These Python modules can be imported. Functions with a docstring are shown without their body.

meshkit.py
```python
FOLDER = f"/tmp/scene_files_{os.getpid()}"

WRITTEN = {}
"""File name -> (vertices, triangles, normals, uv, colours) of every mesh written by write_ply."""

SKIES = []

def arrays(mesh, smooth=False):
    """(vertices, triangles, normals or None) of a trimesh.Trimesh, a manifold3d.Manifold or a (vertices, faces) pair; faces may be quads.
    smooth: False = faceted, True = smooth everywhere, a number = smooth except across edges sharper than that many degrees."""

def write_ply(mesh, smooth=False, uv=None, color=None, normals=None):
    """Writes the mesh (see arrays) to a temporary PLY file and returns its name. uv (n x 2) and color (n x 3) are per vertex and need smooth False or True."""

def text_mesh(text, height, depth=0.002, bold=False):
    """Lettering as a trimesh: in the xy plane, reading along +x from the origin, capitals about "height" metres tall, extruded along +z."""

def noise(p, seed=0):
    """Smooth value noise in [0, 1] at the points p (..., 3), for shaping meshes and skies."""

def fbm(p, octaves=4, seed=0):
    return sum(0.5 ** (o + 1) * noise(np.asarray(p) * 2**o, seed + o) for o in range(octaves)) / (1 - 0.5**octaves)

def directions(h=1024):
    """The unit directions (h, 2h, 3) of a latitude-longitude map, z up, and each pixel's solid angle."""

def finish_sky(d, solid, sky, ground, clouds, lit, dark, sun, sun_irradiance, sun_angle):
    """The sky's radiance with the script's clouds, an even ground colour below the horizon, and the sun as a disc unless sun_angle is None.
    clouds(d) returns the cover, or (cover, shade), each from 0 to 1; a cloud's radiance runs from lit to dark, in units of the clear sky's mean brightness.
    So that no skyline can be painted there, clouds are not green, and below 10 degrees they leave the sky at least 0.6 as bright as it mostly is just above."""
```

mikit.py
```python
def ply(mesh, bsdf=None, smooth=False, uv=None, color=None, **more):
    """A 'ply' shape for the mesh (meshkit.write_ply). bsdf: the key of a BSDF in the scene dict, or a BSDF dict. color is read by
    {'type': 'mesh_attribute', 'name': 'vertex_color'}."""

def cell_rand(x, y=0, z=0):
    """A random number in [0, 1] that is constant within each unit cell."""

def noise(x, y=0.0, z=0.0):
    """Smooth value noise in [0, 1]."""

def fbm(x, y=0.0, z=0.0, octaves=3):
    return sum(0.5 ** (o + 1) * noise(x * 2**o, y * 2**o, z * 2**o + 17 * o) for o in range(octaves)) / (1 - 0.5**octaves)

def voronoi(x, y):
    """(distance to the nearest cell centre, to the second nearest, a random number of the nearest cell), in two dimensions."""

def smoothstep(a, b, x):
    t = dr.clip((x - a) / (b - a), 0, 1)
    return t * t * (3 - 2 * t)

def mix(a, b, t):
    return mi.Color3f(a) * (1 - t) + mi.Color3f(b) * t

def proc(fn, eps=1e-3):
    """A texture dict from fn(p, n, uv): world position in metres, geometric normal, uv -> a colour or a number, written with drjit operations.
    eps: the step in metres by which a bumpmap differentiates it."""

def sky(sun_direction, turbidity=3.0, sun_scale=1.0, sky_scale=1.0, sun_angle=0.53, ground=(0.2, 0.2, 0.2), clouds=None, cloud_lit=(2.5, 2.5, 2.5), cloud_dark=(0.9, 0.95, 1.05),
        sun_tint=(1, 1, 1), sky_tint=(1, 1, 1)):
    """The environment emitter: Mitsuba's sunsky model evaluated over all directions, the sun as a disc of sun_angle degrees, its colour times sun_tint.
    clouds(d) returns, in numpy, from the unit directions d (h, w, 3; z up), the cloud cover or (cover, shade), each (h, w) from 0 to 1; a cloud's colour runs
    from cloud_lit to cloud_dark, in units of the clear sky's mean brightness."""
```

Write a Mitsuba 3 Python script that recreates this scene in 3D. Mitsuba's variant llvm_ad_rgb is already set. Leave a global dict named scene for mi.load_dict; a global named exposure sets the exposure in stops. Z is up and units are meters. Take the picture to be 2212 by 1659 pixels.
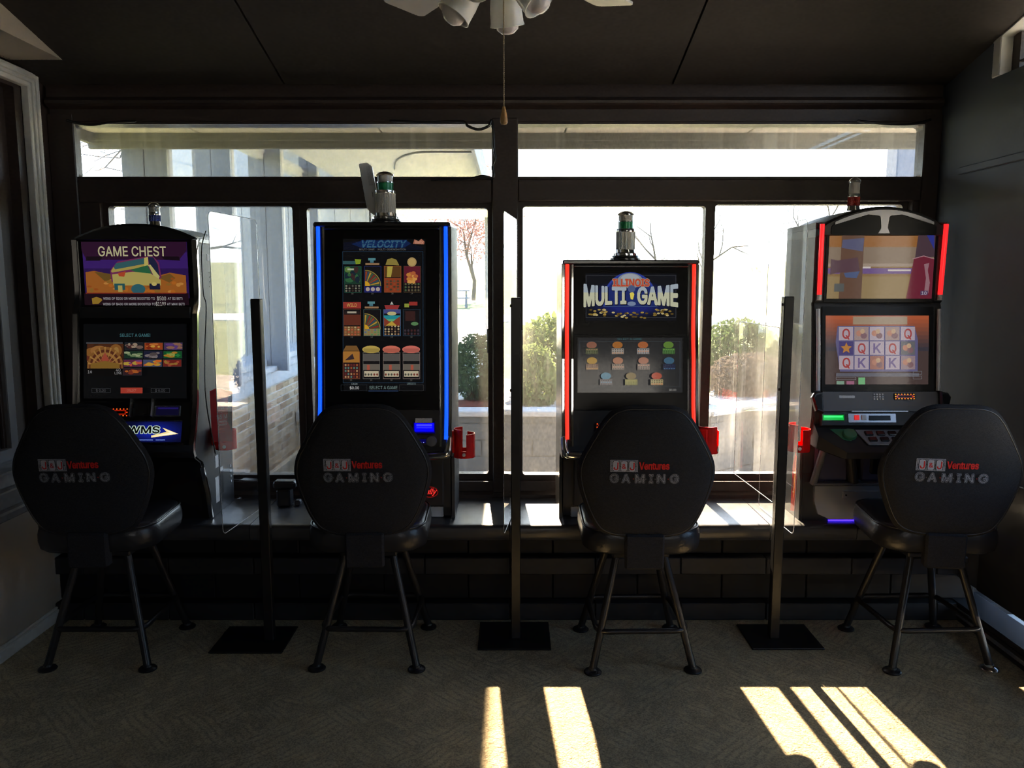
import math, random
import numpy as np, trimesh, drjit as dr
import mitsuba as mi
import mikit, meshkit
from mikit import proc, noise, fbm, cell_rand, smoothstep, mix
from shapely.geometry import Polygon, LineString, Point, box as sbox
from shapely import affinity
from shapely.ops import unary_union
import manifold3d as m3

T = mi.ScalarTransform4f
PI = math.pi
random.seed(7)
rng = np.random.default_rng(7)
scene, labels = {'type': 'scene'}, {}

# ------------------------------------------------------------------ camera, sky, sun, exposure
PITCH = math.radians(7.3)
scene['camera'] = {'type': 'perspective', 'fov': 2 * math.degrees(math.atan(1106 / 1736.)), 'fov_axis': 'x', 'near_clip': 0.05, 'far_clip': 500.0,
                   'to_world': T().look_at(origin=[0, 0, 1.6], target=[0, math.cos(PITCH), 1.6 - math.sin(PITCH)], up=[0, 0, 1])}
SUN = (-0.062, 1.0, 0.739)
exposure = 5.0
EM = 2.0 ** -exposure            # a screen colour shown at its own display value
scene['sky'] = mikit.sky(SUN, turbidity=3.5, sun_scale=1.15, sky_scale=0.85, ground=(0.25, 0.25, 0.22), sun_tint=(1.0, 0.96, 0.89))

# ------------------------------------------------------------------ helpers
def lin(c):
    c = np.asarray(c, float) / 255.0
    return np.where(c < 0.04045, c / 12.92, ((c + 0.055) / 1.055) ** 2.4)

def uniq(key):
    if key not in labels and key not in scene and not any(k.startswith(key + '__') for k in scene):
        return key
    i = 1
    while True:
        k = f'{key}_{i:03d}'
        if k not in labels and k not in scene and not any(q.startswith(k + '__') for q in scene):
            return k
        i += 1

def thing(name, label, cat, group=None):
    k = uniq(name)
    labels[k] = {'label': label, 'category': cat}
    if group: labels[k]['group'] = group
    return k

def struct(name, label=None):
    labels[name] = {'kind': 'structure'}
    if label: labels[name]['label'] = label
    return name

NUM = {}
def part(parent, name, mesh, bsdf, smooth=False, label=None, kind=None, to_world=None, **more):
    base = f'{parent}__{name}' if name else parent
    n = NUM.get(base, 0); NUM[base] = n + 1
    key = base if n == 0 else f'{base}_{n:03d}'
    d = mesh if isinstance(mesh, dict) else mikit.ply(mesh, bsdf, smooth, **more)
    if to_world is not None: d = {**d, 'to_world': to_world}
    scene[key] = d
    if label or kind:
        labels.setdefault(key, {})
        if label: labels[key]['label'] = label
        if kind: labels[key]['kind'] = kind
    return key

def solo(name, mesh, bsdf, label, cat, smooth=False, group=None, kind=None, **more):
    k = thing(name, label, cat, group)
    if kind: labels[k]['kind'] = kind
    scene[k] = mesh if isinstance(mesh, dict) else mikit.ply(mesh, bsdf, smooth, **more)
    return k

cat_ = trimesh.util.concatenate
def box(x0, x1, y0, y1, z0, z1):
    b = trimesh.creation.box((abs(x1 - x0), abs(y1 - y0), abs(z1 - z0)))
    b.apply_translation(((x0 + x1) / 2, (y0 + y1) / 2, (z0 + z1) / 2)); return b

def cbox(x0, x1, y0, y1, z0, z1, b=0.004):
    """box with chamfered edges"""
    pts = []
    for sx in (0, 1):
        for sy in (0, 1):
            for sz in (0, 1):
                p = np.array([x1 if sx else x0, y1 if sy else y0, z1 if sz else z0], float)
                d = np.array([-b if sx else b, -b if sy else b, -b if sz else b])
                for k in range(3):
                    q = p + d; q[k] = p[k]; pts.append(q)
    return trimesh.convex.convex_hull(np.array(pts))

def extrude(poly, h):
    polys = getattr(poly, 'geoms', [poly])
    return cat_([trimesh.creation.extrude_polygon(p, h, engine='earcut') for p in polys if p.area > 1e-9])

def XZ(poly, y0, y1):      # polygon in (x,z), extruded from y0 to y1
    m = extrude(poly, abs(y1 - y0))
    M = np.array([[1, 0, 0, 0], [0, 0, -1, max(y0, y1)], [0, 1, 0, 0], [0, 0, 0, 1.0]])
    m.apply_transform(M); return m

def YZ(poly, x0, x1):      # polygon in (y,z), extruded along x
    m = extrude(poly, abs(x1 - x0))
    M = np.array([[0, 0, 1, min(x0, x1)], [1, 0, 0, 0], [0, 1, 0, 0], [0, 0, 0, 1.0]])
    m.apply_transform(M); return m

def rr(x0, y0, x1, y1, r, n=6):
    return sbox(x0 + r, y0 + r, x1 - r, y1 - r).buffer(r, quad_segs=n)

def tube(pts, r, sides=10, closed=False, caps=True):
    p = np.asarray(pts, float); n = len(p)
    if closed: t = np.roll(p, -1, 0) - np.roll(p, 1, 0)
    else: t = np.gradient(p, axis=0)
    t /= np.linalg.norm(t, axis=1, keepdims=True) + 1e-12
    ref = np.array([0, 0, 1.0]) if abs(t[0][2]) < 0.9 else np.array([1.0, 0, 0])
    a = np.zeros_like(p); cur = ref
    for i in range(n):
        cur = cur - t[i] * (cur @ t[i]); cur /= np.linalg.norm(cur) + 1e-12; a[i] = cur
    b = np.cross(t, a); ang = np.arange(sides) * 2 * PI / sides
    rad = np.broadcast_to(r, (n,))[:, None, None]
    v = p[:, None] + rad * (np.cos(ang)[None, :, None] * a[:, None] + np.sin(ang)[None, :, None] * b[:, None])
    f = []
    m = n if closed else n - 1
    for i in range(m):
        j = (i + 1) % n
        for k in range(sides):
            l = (k + 1) % sides
            f += [[i * sides + k, i * sides + l, j * sides + l], [i * sides + k, j * sides + l, j * sides + k]]
    v = v.reshape(-1, 3)
    if caps and not closed:
        v = np.vstack([v, p[0], p[-1]]); c0, c1 = len(v) - 2, len(v) - 1
        for k in range(sides):
            l = (k + 1) % sides
            f += [[c0, l, k], [c1, (n - 1) * sides + k, (n - 1) * sides + l]]
    return trimesh.Trimesh(v, np.array(f), process=False)

def lathe(prof, n=28, at=(0, 0, 0)):
    """profile [(r,z)] bottom to top about z"""
    m = trimesh.creation.revolve(np.array(prof, float), sections=n)
    m.apply_translation(at); return m

def hull(*ms):
    return trimesh.convex.convex_hull(np.vstack([m.vertices if hasattr(m, 'vertices') else np.asarray(m) for m in ms]))

def spline(pts, n=8):
    p = np.array(pts, float); out = []
    q = np.vstack([2 * p[0] - p[1], p, 2 * p[-1] - p[-2]])
    for i in range(1, len(q) - 2):
        for t in np.linspace(0, 1, n, endpoint=False):
            a, b, c, d = q[i - 1:i + 3]
            out.append(0.5 * ((2 * b) + (c - a) * t + (2 * a - 5 * b + 4 * c - d) * t * t + (3 * b - a - 3 * c + d) * t ** 3))
    out.append(p[-1]); return np.array(out)

class Plane:
    """a tilted working plane: u to the right, v up along the face, n towards the room"""
    def __init__(s, xc, y0, z0, y1, z1):
        L = math.hypot(y1 - y0, z1 - z0); vy, vz = (y1 - y0) / L, (z1 - z0) / L
        s.L = L
        s.M = np.array([[1, 0, 0, xc], [0, vy, -vz, y0], [0, vz, vy, z0], [0, 0, 0, 1.0]])
    def put(s, m):
        m = m.copy(); m.apply_transform(s.M); return m
    def slab(s, poly, n0, n1):
        m = extrude(poly, n1 - n0); m.apply_translation((0, 0, n0)); return s.put(m)
    def cslab(s, u0, u1, v0, v1, n0, n1, b=0.003):
        return s.put(cbox(u0, u1, v0, v1, n0, n1, b))

TXT = {}
def text2(s, h, w=None, bold=False, shear=0.0, at=(0, 0), anchor='c', poly=False):
    """flat lettering as (points, triangles); at = centre of the baseline"""
    key = (s, bold)
    if key not in TXT:
        m = meshkit.text_mesh(s, 1.0, 0.1, bold)
        up = m.face_normals[:, 2] > 0.9
        v = m.vertices[:, :2].copy(); v[:, 0] -= v[:, 0].min()
        TXT[key] = (v, m.faces[up])
    v, f = TXT[key]
    v = v.copy()
    wid = v[:, 0].max()
    sx = h if w is None else w / wid
    v = v * [sx, h]
    W = wid * sx
    v[:, 0] += shear * v[:, 1]
    v[:, 0] += at[0] - {'c': W / 2, 'l': 0, 'r': W}[anchor]
    v[:, 1] += at[1]
    if poly:
        return unary_union([Polygon(v[t]).buffer(1e-6) for t in f])
    return v, f

def flat(item):
    if isinstance(item, tuple): return item
    vs, fs, k = [], [], 0
    for p in getattr(item, 'geoms', [item]):
        if p.is_empty or p.area < 1e-10 or p.geom_type != 'Polygon': continue
        v, f = trimesh.creation.triangulate_polygon(p, engine='earcut')
        vs.append(v); fs.append(f + k); k += len(v)
    return np.vstack(vs), np.vstack(fs)

def layers_mesh(items, step=0.00018):
    """[(polygon or text2, sRGB colour)], later ones lie on earlier ones. Returns mesh in (u,v,n) and vertex colours"""
    vs, fs, cs, k = [], [], [], 0
    for i, (it, c) in enumerate(items):
        v, f = flat(it)
        a = v[f[:, 1]] - v[f[:, 0]]; b = v[f[:, 2]] - v[f[:, 0]]
        neg = (a[:, 0] * b[:, 1] - a[:, 1] * b[:, 0]) < 0
        f = f.copy(); f[neg] = f[neg][:, ::-1]
        vs.append(np.column_stack([v, np.full(len(v), i * step)])); fs.append(f + k); k += len(v)
        c = np.asarray(c, float)
        cs.append(np.broadcast_to(lin(c), (len(v), 3)))
    return trimesh.Trimesh(np.vstack(vs), np.vstack(fs), process=False), np.vstack(cs)

def display(parent, name, plane, items, n=0.002, gain=1.0, rough=0.12, label=None, glossy=True):
    m, c = layers_mesh(items)
    m.apply_translation((0, 0, n)); m = plane.put(m)
    return part(parent, name, m, 'screen_glass' if glossy else 'paint_vc', False, label=label, color=c * EM * gain,
                emitter={'type': 'area', 'radiance': {'type': 'mesh_attribute', 'name': 'vertex_color'}})

def printed(parent, name, plane, items, n=0.001, label=None, step=0.00025):
    m, c = layers_mesh(items, step)
    m.apply_translation((0, 0, n)); m = plane.put(m)
    return part(parent, name, m, 'paint_vc', False, label=label, color=c)

def emit(rgb, gain=1.0):
    return {'type': 'area', 'radiance': {'type': 'rgb', 'value': [float(x) * EM * gain for x in lin(rgb)]}}

# ------------------------------------------------------------------ materials
def pr(name, base, rough=0.5, metal=0.0, spec=0.5, coat=0.0, coat_g=0.9, sheen=0.0, bump=None, bscale=0.001, eps=1e-3):
    d = {'type': 'principled', 'base_color': base if isinstance(base, dict) else {'type': 'rgb', 'value': list(map(float, base))}, 'roughness': rough, 'metallic': metal, 'specular': spec}
    if coat: d |= {'clearcoat': coat, 'clearcoat_gloss': coat_g}
    if sheen: d |= {'sheen': sheen}
    if bump is not None:
        d = {'type': 'bumpmap', 'nested': proc(bump, eps), 'scale': bscale, 'bsdf': d} if False else {'type': 'bumpmap', 'arbitrary': proc(bump, eps), 'scale': bscale, 'bsdf': d}
    scene[name] = {'type': 'twosided', 'bsdf': d}

def carpet_col(p, n, uv):
    # loops of pile in a tile pattern of diamonds and crossing strokes
    a, b = (p.x + p.y) * 1.42, (p.x - p.y) * 1.42
    s = 0.30
    ca, cb = dr.floor(a / s), dr.floor(b / s)
    fa, fb = a / s - ca, b / s - cb
    flip = cell_rand(ca, cb, 3) > 0.5
    t = dr.select(flip, fa, fb)
    wob = fbm(p.x * 9, p.y * 9, 1.0, 2)
    stroke = dr.abs(dr.sin((t * 5.0 + wob * 1.3) * PI))
    stroke = smoothstep(0.25, 0.75, stroke)
    broad = fbm(p.x * 3.1, p.y * 3.1, 5.0, 3)
    pile = noise(p.x * 240, p.y * 240, 0.0)
    worn = noise(p.x * 22, p.y * 22, 2.0)
    k = 0.52 + 0.24 * stroke * smoothstep(0.25, 0.75, worn) + 0.34 * (broad - 0.5) + 0.6 * (pile - 0.5)
    c = mix((0.195, 0.162, 0.104), (0.52, 0.43, 0.265), dr.clip(k - 0.25, 0, 1))
    return c
def carpet_bump(p, n, uv):
    return noise(p.x * 260, p.y * 260, 0.0) * 0.7 + noise(p.x * 110, p.y * 110, 1.0) * 0.5
pr('carpet', proc(carpet_col), 0.95, spec=0.1, sheen=0.2, bump=carpet_bump, bscale=0.004)

def speck(lo, hi, s=180.0, s2=7.0, a=0.5):
    def fn(p, n, uv):
        k = noise(p.x * s, p.y * s, p.z * s) * a + fbm(p.x * s2, p.y * s2, p.z * s2, 3) * (1 - a)
        return mix(lo, hi, k)
    return fn
pr('ceiling_paint', proc(speck((0.028, 0.025, 0.023), (0.042, 0.038, 0.036), 90)), 0.75, spec=0.25)
pr('brown_paint', proc(speck((0.028, 0.019, 0.017), (0.044, 0.031, 0.028), 120, 5)), 0.42, spec=0.45)
pr('wall_navy', proc(speck((0.072, 0.086, 0.104), (0.090, 0.104, 0.124), 150)), 0.6, spec=0.3)
pr('wall_beige', proc(speck((0.34, 0.30, 0.25), (0.40, 0.35, 0.29), 150)), 0.8, spec=0.2)
pr('trim_white', proc(speck((0.50, 0.49, 0.46), (0.62, 0.61, 0.58), 60, 9)), 0.45, spec=0.4)
pr('sill_grey', proc(speck((0.16, 0.16, 0.16), (0.24, 0.24, 0.24), 60, 9)), 0.4, spec=0.4)
pr('black_gloss_paint', proc(speck((0.034, 0.036, 0.040), (0.052, 0.054, 0.060), 40, 8)), proc(lambda p, n, uv: 0.26 + 0.14 * fbm(p.x * 11, p.y * 11, p.z * 11, 3)), spec=0.55)
pr('black_matte_paint', proc(speck((0.011, 0.0115, 0.013), (0.018, 0.0185, 0.0205), 60, 9)), 0.55, spec=0.4)
pr('dark_paint', proc(speck((0.005, 0.005, 0.006), (0.008, 0.008, 0.009), 60, 9)), 0.6, spec=0.3)
def weave(p, n, uv):
    return noise(p.x * 420, p.y * 420, p.z * 420) * 0.6 + noise(p.x * 60, p.y * 60, p.z * 60) * 0.4
pr('black_fabric', proc(lambda p, n, uv: mix((0.0125, 0.0132, 0.0155), (0.0245, 0.0252, 0.029), noise(p.x * 330, p.y * 330, p.z * 330))), 0.8, spec=0.2, sheen=0.3, bump=weave, bscale=0.0012)
pr('black_vinyl', (0.016, 0.016, 0.018), 0.34, spec=0.5, bump=lambda p, n, uv: noise(p.x * 160, p.y * 160, p.z * 160), bscale=0.0006)
pr('black_steel', (0.010, 0.010, 0.011), 0.36, spec=0.45)
pr('cab_black', (0.012, 0.012, 0.013), 0.22, spec=0.5, coat=0.6)
pr('cab_satin', (0.024, 0.024, 0.026), 0.45, spec=0.4)
pr('cab_grey', (0.11, 0.11, 0.118), 0.40, spec=0.4)
pr('plate_grey', (0.26, 0.26, 0.27), 0.4)
pr('cab_silver', (0.42, 0.42, 0.45), 0.33, metal=0.7)
pr('side_grey', proc(speck((0.035, 0.036, 0.038), (0.05, 0.051, 0.053), 400, 5)), 0.5, spec=0.4)
pr('glass_black', (0.004, 0.004, 0.005), 0.30, spec=0.22)
pr('chrome', (0.85, 0.84, 0.82), 0.08, metal=1.0)
pr('red_plastic', (0.62, 0.012, 0.010), 0.25, spec=0.5)
pr('white_plastic', (0.62, 0.62, 0.62), 0.35)
pr('label_paper', proc(speck((0.42, 0.42, 0.43), (0.60, 0.60, 0.60), 300, 120, 0.6)), 0.6)
pr('fob_wood', proc(lambda p, n, uv: mix((0.42, 0.22, 0.08), (0.62, 0.38, 0.15), noise(p.x * 900, p.y * 900, p.z * 60))), 0.35, spec=0.5)
pr('brass', (0.35, 0.28, 0.18), 0.35, metal=1.0)
pr('fan_white', proc(speck((0.46, 0.45, 0.41), (0.54, 0.53, 0.49), 40, 9)), 0.4, spec=0.4)
scene['frosted'] = {'type': 'twosided', 'bsdf': {'type': 'principled', 'base_color': {'type': 'rgb', 'value': [0.74, 0.74, 0.70]}, 'roughness': 0.25, 'specular': 0.5}}
pr('bulb_glass', (0.66, 0.62, 0.62), 0.12, spec=0.6)
pr('lens_clear', (0.50, 0.48, 0.44), 0.18, spec=0.7)
pr('lens_green', (0.02, 0.26, 0.10), 0.18, spec=0.6)
pr('lens_red', (0.40, 0.03, 0.02), 0.18, spec=0.6)
pr('lens_blue', (0.02, 0.04, 0.30), 0.18, spec=0.6)
pr('dark_plum', (0.060, 0.055, 0.105), 0.4, spec=0.5)
pr('green_plate', (0.05, 0.20, 0.10), 0.35)
pr('paint_vc', {'type': 'mesh_attribute', 'name': 'vertex_color'}, 0.55, spec=0.3)
pr('screen_glass', (0.010, 0.010, 0.011), 0.10, spec=0.38)
pr('tube_grey', (0.60, 0.60, 0.63), 0.35)
# outdoors
pr('grass', proc(lambda p, n, uv: mix((0.155, 0.180, 0.085), (0.255, 0.280, 0.140), 0.5 * fbm(p.x * 0.7, p.y * 0.7, 1.0, 3) + 0.5 * noise(p.x * 18, p.y * 18, 0.0))), 0.9, spec=0.1)
pr('concrete', proc(speck((0.52, 0.50, 0.48), (0.66, 0.64, 0.61), 40, 3)), 0.85, spec=0.2)
pr('block', proc(speck((0.15, 0.145, 0.14), (0.22, 0.215, 0.205), 60, 5)), 0.9, spec=0.15)
pr('mortar', (0.62, 0.58, 0.52), 0.9, spec=0.1)
for i, c in enumerate([(0.48, 0.34, 0.20), (0.60, 0.45, 0.29), (0.38, 0.25, 0.15)]):
    pr(f'brick_{i}', proc(speck(tuple(0.88 * x for x in c), tuple(1.1 * x for x in c), 50, 9)), 0.9, spec=0.1)
pr('eave_paint', (0.40, 0.38, 0.33), 0.8, spec=0.2)
pr('soffit_paint', (0.56, 0.54, 0.51), 0.8, spec=0.2)
pr('fascia_paint', (0.15, 0.155, 0.15), 0.7, spec=0.2)
pr('post_grey', (0.20, 0.22, 0.26), 0.6, spec=0.3)
pr('white_paint', (0.52, 0.53, 0.55), 0.5, spec=0.3)
pr('bark', proc(speck((0.10, 0.085, 0.07), (0.17, 0.145, 0.12), 30, 6)), 0.9, spec=0.1)
pr('gravel', proc(lambda p, n, uv: mix((0.22, 0.19, 0.17), (0.62, 0.57, 0.52), noise(p.x * 28, p.y * 28, 0.0))), 0.9, spec=0.1)
pr('mulch', proc(speck((0.12, 0.04, 0.025), (0.24, 0.09, 0.06), 60, 9)), 0.9, spec=0.1)
def leaf(name, c, tr):
    scene[name] = {'type': 'principledthin', 'base_color': {'type': 'rgb', 'value': list(c)}, 'roughness': 0.55, 'diff_trans': tr, 'specular' if False else 'spec_trans': 0.0}
leaf('leaf_green', (0.085, 0.135, 0.055), 0.5)
leaf('leaf_light', (0.165, 0.225, 0.08), 0.65)
leaf('leaf_brown', (0.16, 0.135, 0.115), 0.35)
leaf('leaf_pink', (0.36, 0.20, 0.18), 0.7)
# window glass: clear sheet under a film of dust with rain streaks
def dust(base, amp):
    def fn(p, n, uv):
        streak = fbm(p.x * 24, 3.0, p.z * 1.3, 3)
        patch = fbm(p.x * 2.1, 7.0, p.z * 1.7, 3)
        fine = noise(p.x * 150, 1.0, p.z * 60)
        return dr.clip(base + amp * (0.9 * smoothstep(0.45, 0.8, streak) * smoothstep(0.35, 0.7, patch) + 0.5 * smoothstep(0.4, 0.75, patch) + 0.12 * fine), 0, 0.9)
    return fn
scene['clear_sheet'] = {'type': 'thindielectric', 'int_ior': 1.5}
scene['acrylic'] = {'type': 'thindielectric', 'int_ior': 1.49}
scene['dusty_pane'] = {'type': 'blendbsdf', 'weight': proc(dust(0.014, 0.11)), 'a': {'type': 'thindielectric', 'int_ior': 1.5},
                       'b': {'type': 'principledthin', 'base_color': {'type': 'rgb', 'value': [0.8, 0.8, 0.78]}, 'roughness': 0.8, 'diff_trans': 1.6, 'spec_trans': 0.0}}
scene['light_dust_pane'] = {'type': 'blendbsdf', 'weight': proc(dust(0.012, 0.04)), 'a': {'type': 'thindielectric', 'int_ior': 1.5},
                       'b': {'type': 'principledthin', 'base_color': {'type': 'rgb', 'value': [0.8, 0.8, 0.78]}, 'roughness': 0.8, 'diff_trans': 1.6, 'spec_trans': 0.0}}

# ================================================================== the room
XL, XR, YB = -2.30, 2.13, -2.6          # side walls, back wall
WY, GY = 4.10, 4.19                      # face of the window wall, glass
CZ0, CS = 2.546, 0.242                   # sloping ceiling
def ceil_z(y): return CZ0 + CS * (4.124 - y)

struct('floor', 'patterned olive brown carpet')
part('floor', '', box(-3.2, 3.0, YB - 0.1, 4.3, -0.12, 0), 'carpet')

# ceiling of wide panels with open joints that run up the slope
struct('ceiling', 'dark sloping ceiling of wide panels')
xs = [-3.0, -1.115, 0.785, 3.0]
def slope_slab(x0, x1, y0, y1, t0, t1):
    poly = Polygon([(y0, ceil_z(y0) + t0), (y1, ceil_z(y1) + t0), (y1, ceil_z(y1) + t1), (y0, ceil_z(y0) + t1)])
    return YZ(poly, x0, x1)
part('ceiling', '', slope_slab(-3.0, 3.0, YB - 0.1, 4.30, 0.02, 0.14), 'dark_paint')
for a, b in zip(xs[:-1], xs[1:]):
    part('ceiling', 'panel', slope_slab(a + 0.005, b - 0.005, YB - 0.1, 4.30, 0.0, 0.03), 'ceiling_paint')

# window wall: timber posts and rails round the openings
OPEN = [(-2.20, -0.083, 2.117, 2.372), (0.014, 2.058, 2.117, 2.372)]                 # transom lights
SASH = [(-2.045, -1.113, 0.585, 1.976), (-1.045, -0.124, 0.585, 1.968), (0.055, 0.982, 0.585, 1.976), (1.034, 1.986, 0.585, 1.986)]
struct('wall_front', 'dark brown timber window wall above a black ledge')
wall = sbox(XL - 0.05, 0.47, XR + 0.05, 2.62)
for x0, x1, z0, z1 in OPEN: wall = wall.difference(sbox(x0 - 0.02, z0 - 0.012, x1 + 0.02, z1 + 0.012))
wall = wall.difference(sbox(-2.072, 0.555, -0.095, 2.0)).difference(sbox(0.026, 0.555, 2.012, 2.005))
part('wall_front', '', XZ(wall, WY + 0.02, 4.26), 'brown_paint')
# facings: mullion, jambs and rails proud of the wall, in separate boards
for (x0, x1, z0, z1, y0) in [(-0.10, 0.03, 0.50, 2.40, WY), (-2.30, -2.17, 0.50, 2.42, WY + 0.004), (2.045, 2.13, 0.50, 2.42, WY + 0.004),
                             (-2.17, -0.10, 1.990, 2.105, WY + 0.006), (0.03, 2.045, 1.998, 2.105, WY + 0.006)]:
    part('wall_front', 'board', cbox(x0, x1, y0, WY + 0.03, z0, z1, 0.005), 'brown_paint')
head = Polygon([(WY + 0.03, 2.385), (WY + 0.006, 2.385), (WY + 0.004, 2.44), (WY - 0.012, 2.448), (WY - 0.03, 2.452), (WY - 0.04, 2.462), (WY - 0.042, 2.474), (WY - 0.034, 2.486),
                (WY - 0.02, 2.494), (WY - 0.018, 2.545), (WY - 0.006, 2.565), (WY + 0.03, 2.565)])
struct('trim_1', 'moulded brown header above the transom windows')
part('trim_1', '', YZ(head, XL + 0.02, XR - 0.02), 'brown_paint', 35)
sillp = Polygon([(WY + 0.10, 0.468), (WY - 0.002, 0.468), (WY - 0.002, 0.490), (WY + 0.008, 0.498), (WY + 0.03, 0.512), (WY + 0.05, 0.535), (WY + 0.07, 0.552), (WY + 0.10, 0.572)])
struct('trim_2', 'stepped brown sill below the sliding windows')
for a, b in ((-2.17, -0.10), (0.03, 2.045)):
    part('trim_2', 'sill', YZ(sillp, a, b), 'brown_paint')

def pane(x0, x1, z0, z1, y):
    return trimesh.Trimesh([[x0, y, z0], [x1, y, z0], [x1, y, z1], [x0, y, z1]], [[0, 1, 2], [0, 2, 3]], process=False)
def frame_ring(x0, x1, z0, z1, w, y0, y1, r=0.012):
    ring = sbox(x0 - w, z0 - w, x1 + w, z1 + w).difference(rr(x0, z0, x1, z1, r, 4))
    return XZ(ring, y0, y1)
for i, (x0, x1, z0, z1) in enumerate(OPEN):
    w = struct(f'window_{i + 1}', 'wide low transom window')
    part(w, 'frame', frame_ring(x0, x1, z0, z1, 0.022, WY + 0.015, WY + 0.12, 0.02), 'brown_paint')
    part(w, 'pane', pane(x0 - 0.01, x1 + 0.01, z0 - 0.01, z1 + 0.01, GY), 'dusty_pane' if i else 'light_dust_pane')
for i, (x0, x1, z0, z1) in enumerate(SASH):
    w = struct(f'window_{i + 3}', 'sliding window sash')
    dy = 0.018 * (i % 2)
    part(w, 'sash', frame_ring(x0, x1, z0, z1, 0.034, WY + 0.05 + dy, WY + 0.11 + dy, 0.016), 'brown_paint')
    part(w, 'pane', pane(x0 - 0.01, x1 + 0.01, z0 - 0.01, z1 + 0.01, GY - 0.01 + dy), ['light_dust_pane', 'light_dust_pane', 'dusty_pane', 'dusty_pane'][i])
for w, x in (('window_4', -0.106), ('window_5', 0.040)):
    part(w, 'latch', cat_([cbox(x - 0.022, x + 0.022, WY + 0.012, WY + 0.05, 1.23, 1.36, 0.006), cbox(x + 0.022, x + 0.05, WY + 0.02, WY + 0.05, 1.24, 1.35, 0.004)]) if w == 'window_4'
         else cbox(x - 0.014, x + 0.014, WY + 0.012, WY + 0.05, 1.24, 1.35, 0.005), 'brown_paint')

# ledge the machines stand on: slabs with a rounded nose on courses of black blocks
nose = [(4.12, 0.471), (3.655, 0.471), (3.638, 0.464), (3.630, 0.450), (3.630, 0.412), (3.640, 0.396), (3.66, 0.390), (4.12, 0.390)]
slab = mikit.ply(YZ(Polygon(nose), 0.0015, 0.4035), 'black_gloss_paint', 40)
XJ = [-2.30 + 0.265 - 0.405 + 0.405 * k for k in range(12)]
for x in XJ:
    a = max(x, XL - 0.1)
    if x < XR: part('wall_front', 'ledge_slab', slab, None, to_world=T().translate([x, 0, 0]))
rows = [(0.0, 0.084, 3.648, 'black_matte_paint', 0.0), (0.088, 0.214, 3.700, 'dark_paint', 0.2), (0.218, 0.300, 3.668, 'black_matte_paint', 0.0), (0.304, 0.392, 3.715, 'dark_paint', 0.2)]
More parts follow.
